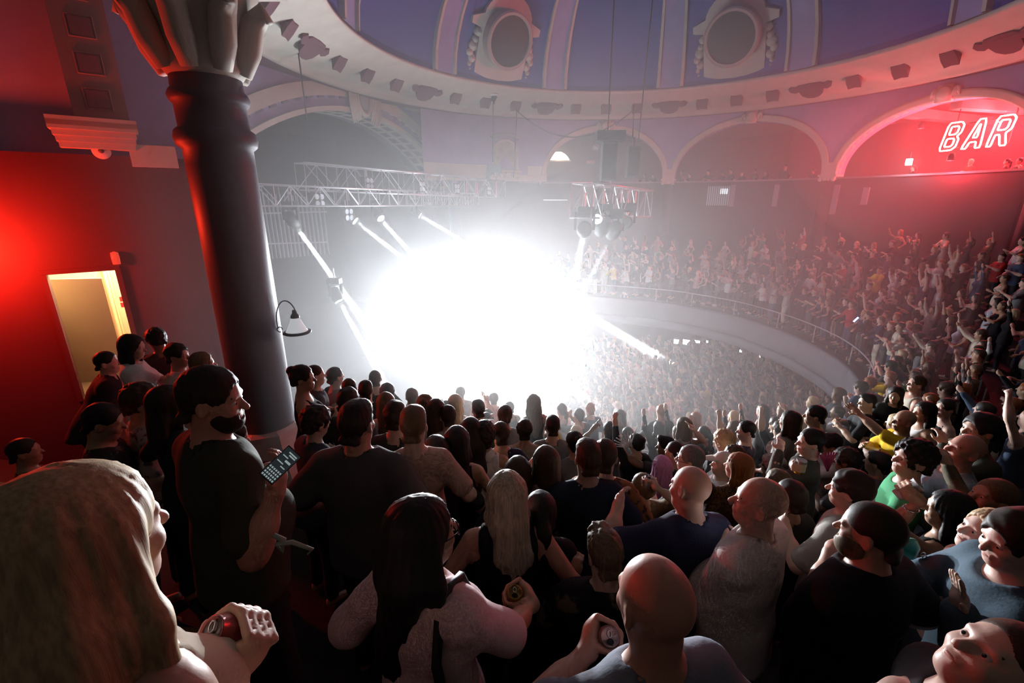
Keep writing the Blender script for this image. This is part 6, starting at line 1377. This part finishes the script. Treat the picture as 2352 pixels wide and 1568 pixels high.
# ================================================================== THE REST OF THE BALCONY CROWD: each person copied from a small set of figures
cl_obj = mat('cloth_any', (.5, .5, .5), .85, objcolor=True, vary=.10, vscale=10, spec=.2); sk_obj = mat('skin_any', (.5, .4, .3), .5, objcolor=True); hr_obj = mat('hair_any', (.05, .03, .02), .5, objcolor=True)
TEMPL = []
_arms = [('hip', 'hip', 'arms lowered'), ('chest', 'hip', 'drink at chest'), ('up', 'hip', 'one arm up'), ('up', 'up', 'both arms up'), ('hip', 'upf', 'one fist forward'), ('clap', 'clap', 'clapping'), ('phone', 'chest', 'hands in front'), ('chest', 'chest', 'arms folded'), ('wave', 'chest', 'waving'), ('rail', 'rail', 'leaning forward')]
_hm = ['short', 'fade', 'curly', 'buzz', 'wavy']; _hf = ['long', 'bun', 'pony', 'bob', 'halfup']
_k = 0
for g in 'mf':
    for (l, r, nm) in _arms:
        hs = (_hm if g == 'm' else _hf)[_k % 5]; tp = ['tee', 'tee', 'tee', 'vest', 'long'][_k % 5] if g == 'm' else ['vest', 'tank', 'tee', 'long', 'tank'][_k % 5]
        sp = dict(res='C', sex=g, hair=hs, top=tp, armL=l, armR=r, s=1.0 if g == 'm' else .95, hip=.9 if g == 'm' else .85, seed=_k, lean=10 if l == 'rail' else 0, hp=4)
        pr, an = build_person(sp)
        ms = {n: np_mesh('crowd_' + n, V, Q, {'body': sk_obj, 'top': cl_obj, 'trousers': cl_obj, 'hair': hr_obj}[n]) for n, (V, Q) in pr.items() if len(Q)}
        TEMPL.append((g, nm, hs, tp, ms, an['headtop'])); _k += 1
HN = {'short': 'short hair', 'fade': 'cropped hair', 'curly': 'curls', 'buzz': 'shaved head', 'wavy': 'shaggy hair', 'long': 'long hair', 'bun': 'hair in a bun', 'pony': 'ponytail', 'bob': 'bob', 'halfup': 'long loose hair'}
TN = {'tee': 't-shirt', 'vest': 'vest', 'long': 'top', 'tank': 'tank top'}
rnd = random.Random(5)
TOPC = [BLACK]*12 + [CHAR]*8 + [NAVY]*3 + [WHITE]*6 + [GREY]*3 + [BEIGE]*3 + [OLIVE, OLIVE, DENIM, DENIM, PINK, GREEN, YELLOW, RED, RED, BROWNC, BROWNC, CREAMC, CREAMC]
STG = stage(0, 0, 2.0)[:2]
def far_person(x, y, z, tpl, tcol, label, group, yaw=None, sc=1.0):
    g, nm, hs, tp, ms, ht = tpl
    d = STG - [x, y]; th = math.atan2(d[0], d[1]) + rnd.uniform(-.35, .35) if yaw is None else yaw
    t = thing('person', label, 'person', (x, y, z), -th, group); t.scale = (sc,)*3
    sk = SKIN[rnd.choice(['fair', 'pale', 'pale', 'tan', 'olive', 'brown', 'ruddy', 'fair'])]; hc = HAIRC[rnd.choice(['black', 'dark', 'dark', 'brown', 'brown', 'light', 'blond', 'ginger'])]
    pc = rnd.choice([(.02, .022, .03), DENIM, BLACK, (.10, .10, .10), CREAMC, (.03, .03, .03)])
    for n, me in ms.items():
        o = link({'top': 'top'}.get(n, n), me, t); o.color = (*{'body': sk, 'top': tcol, 'trousers': pc, 'hair': hc}[n], 1)
ROWS = []; cand = []
NEARX = [(project(P)[0], project(P)[1]) for P, _ in PLACED]
for k in range(0, 10):
    d = .48 + RUN*k if k == 0 else .02 + RUN*k; off0 = rnd.uniform(0, .4); u = off0; row = []
    while u < RAIL_LEN:
        zf = tread_z(d, u); p = rail_pt(u, d + rnd.uniform(-.10, .10)); u += rnd.uniform(.50, .70)
        if math.hypot(p[0]-CX, p[1]-CY) > RW - .45 or (p - PM) @ ND < 1.5: continue
        px, py, zc = project((p[0], p[1], zf + 1.7))
        if zc < 1.0 or not (-40 < px < 2400) or py > 1300: continue
        if np.hypot(p[0] - PILL[0], p[1] - PILL[1]) < 1.1: continue
        if zc < 6.3 and px < 2050: continue                       # that ground holds the people placed one by one
        if zc < 4.9: continue
        if any(np.hypot(p[0]-P[0], p[1]-P[1]) < .42 for P, _ in PLACED): continue
        if p[0] < -1.5 and p[1] < 14: continue
        row.append((p, zf, px, py, zc))
    ROWS.append(row)
flat = [(k, i, *r) for k, row in enumerate(ROWS) for i, r in enumerate(row)]
print('BALCONY', len(flat), [len(r) for r in ROWS])
flat.sort(key=lambda r: r[6]); NIND = 232
single = set((r[0], r[1]) for r in flat[:NIND]); REST = [r for r in flat[NIND:]]
ROWN = ['the row along the rail'] + [ORD[k+1] + ' row up from the rail' for k in range(1, 10)]
bright = {}                                          # white and other pale tops where the photograph shows them: (pixel, colour)
PALE = [((1660, 502), WHITE), ((1572, 528), WHITE), ((1578, 548), WHITE), ((1728, 512), (.45, .47, .6)), ((1730, 548), CREAMC), ((1845, 525), (.55, .56, .65)), ((1800, 605), (.30, .32, .42)), ((1885, 655), WHITE), ((2070, 660), WHITE), ((2195, 685), (.6, .6, .66)), ((2320, 715), (.5, .55, .6)), ((2225, 780), (.5, .53, .62)), ((2140, 850), WHITE),
        ((1635, 690), WHITE), ((1700, 690), CREAMC), ((1720, 690), CREAMC), ((1830, 735), WHITE), ((1775, 700), OLIVE), ((1520, 668), GREEN), ((1480, 665), (.4, .25, .5)), ((1280, 650), CREAMC), ((1510, 605), WHITE), ((1400, 600), CREAMC), ((1860, 745), WHITE), ((1985, 790), GREY), ((2035, 820), WHITE), ((2170, 840), BEIGE)]
used = set()
for (k, i, p, zf, px, py, zc) in sorted(flat[:NIND], key=lambda r: (r[0], r[1])):
    tpl = rnd.choice(TEMPL[:9] + TEMPL[10:19]) if k else rnd.choice([TEMPL[9], TEMPL[19], TEMPL[9], TEMPL[19], TEMPL[1], TEMPL[7], TEMPL[17], TEMPL[5]])
    col = rnd.choice(TOPC)
    for j, ((bx, by), bc) in enumerate(PALE):
        if j not in used and abs(px - bx) < 26*min(1, 16/zc) + 8 and abs(py + 22*14/zc - by) < 26: col = bc; used.add(j); break
    cn = COLNAME.get(col, 'pale blue'); 
    lab = '%s in %s %s, %s, %s, %s from far end' % ('man' if tpl[0] == 'm' else 'woman', cn, TN[tpl[3]], tpl[1], ('front balcony row' if k == 0 else ORD[k+1] + ' balcony row'), ordinal(i+1))
    far_person(p[0], p[1], zf, tpl, col, lab, 'balcony crowd', sc=rnd.uniform(.95, 1.04))
# people on the upper level in the arches
UP = [(1567, 392), (1585, 398), (1628, 390), (1660, 394), (1680, 388), (1705, 396), (1735, 388), (1760, 392), (1805, 378), (1868, 392), (2095, 395), (2230, 372), (2310, 380), (2340, 372), (1480, 398), (1500, 402)]
for i, (x, y) in enumerate(UP):
    p = at_circle(x, y, CEN, RW + .8); ht = 1.72; zf = 8.75
    tpl = rnd.choice(TEMPL[:2] + TEMPL[10:12] + [TEMPL[7], TEMPL[17]]); sc = min(1.08, max(.9, (p[2]-zf)/tpl[5][2]))
    far_person(p[0], p[1], zf, tpl, rnd.choice([BLACK, CHAR, NAVY, BROWNC]), 'dim figure on the upper level behind the parapet, %s from the left' % ordinal(sorted(UP).index((x, y)) + 1), 'people on the upper level', sc=sc)

# ---- the packed stalls floor and the farthest balcony rows: nobody could count these
DT = []
for _k, (g, l, r) in enumerate((('m', 'hip', 'hip'), ('f', 'hip', 'hip'), ('m', 'up', 'hip'), ('f', 'up', 'up'), ('m', 'chest', 'chest'), ('f', 'chest', 'hip'), ('m', 'hip', 'upf'), ('f', 'wave', 'hip'))):
    sp = dict(res='D', sex=g, hair=['short', 'long', 'fade', 'bob', 'wavy', 'bun', 'buzz', 'long'][_k], top='tee' if _k % 2 == 0 else 'tank', armL=l, armR=r, s=1.0 if g == 'm' else .95, hip=.9 if g == 'm' else .85, trousers=False, seed=_k)
    pr, an = build_person(sp); DT.append({n: v for n, v in pr.items() if n in ('body', 'top', 'hair') and len(v[1])})
VV, QQ, CC = [], [], []; nv = 0
def stuff_person(x, y, z, sc=1.0, yaw=None):
    global nv
    d = STG - [x, y]; th = math.atan2(d[0], d[1]) + rnd.uniform(-.4, .4); R_ = rotz(-th)
    cols = {'body': SKIN[rnd.choice(['fair', 'pale', 'tan', 'olive', 'brown', 'ruddy'])], 'top': rnd.choice(TOPC + [BLACK]*14 + [CHAR]*8 + [NAVY]*4), 'hair': HAIRC[rnd.choice(['black', 'dark', 'brown', 'brown', 'light', 'blond'])]}
    for n, (V, Q) in rnd.choice(DT[:2]*3 + DT[4:6]*3 + DT).items():
        if n == 'body': V = V.copy()
        VV.append((V*sc) @ R_.T + [x, y, z]); QQ.append(Q + nv); CC.append(np.tile([*cols[n], 1.0], (len(V), 1))); nv += len(V)
for (k, i, p, zf, px, py, zc) in REST: stuff_person(p[0], p[1], zf, rnd.uniform(.95, 1.04))
cnt = 0
yy = 4.0
while yy < 34:
    xx = -6 + (0.30 if int(yy/.52) % 2 else 0)
    while xx < 18:
        x = xx + rnd.uniform(-.12, .12); y = yy + rnd.uniform(-.12, .12); xx += .60
        d = rail_dist((x, y))[0]; p = np.array([x, y])
        if (p - PM) @ ND < 1.2 or math.hypot(x-CX, y-CY) > RW - .6 or d > 3.6: continue
        px, py, zc = project((x, y, 1.7))
        if zc < 1 or not 1190 < px < 2050 or not 770 < py < 1040: continue
        stuff_person(x, y, 0.0, rnd.uniform(.93, 1.05)); cnt += 1
    yy += .52
print('STALLS', cnt)
V = np.concatenate(VV); Q = np.concatenate(QQ); C_ = np.concatenate(CC)
me = np_mesh('packed_crowd', V, Q, mat('crowd_colours', (.5, .5, .5), .75, vcol='tint'))
ca_ = me.color_attributes.new('tint', 'FLOAT_COLOR', 'POINT'); ca_.data.foreach_set('color', C_.astype(np.float32).ravel())
o = link('packed_crowd', me); tag(o, 'dense crowd packed on the stalls floor and farthest balcony rows', 'crowd', kind='stuff')
print('CROWD QUADS', len(Q))

# ---- drinks along the balcony ledge
cu = [(1568, 701), (1581, 701), (1686, 722), (1661, 715), (1758, 741), (1786, 751), (1347, 686), (1425, 682), (1433, 683), (1440, 684), (1506, 691), (1529, 694), (1559, 698), (1568, 700), (1884, 796), (1890, 797), (1908, 807), (1913, 808), (1925, 822), (1932, 825)]
for i, (x, y) in enumerate(sorted(cu)):
    q = at_z(x, y, 3.56 + .06); d, u = rail_dist(q); q = rail_pt(u, .13)
    make_cup((*q, 3.625), UPV, 'clear plastic cup standing on the balcony ledge, %s from the left' % ordinal(i+1), beer=(i % 3 == 0))
# blue glow stick in the balcony crowd
t = thing('glow_stick', 'glowing blue light stick held up in the balcony crowd', 'light stick', at_depth(1965, 735, 13.0)); MB().tube([(-.05, 0, -.05), (.06, 0, .08)], .022, 8).build('tube', mat('blue_glow', (.3, .4, 1), .4, emit=(.25, .35, 1), estr=7), t, True); MB().tube([(-.05, 0, -.05), (-.07, 0, -.075)], .024, 8).build('handle', blackm, t)

print('TRIS', sum(len(m.polygons)*2 for m in bpy.data.meshes))
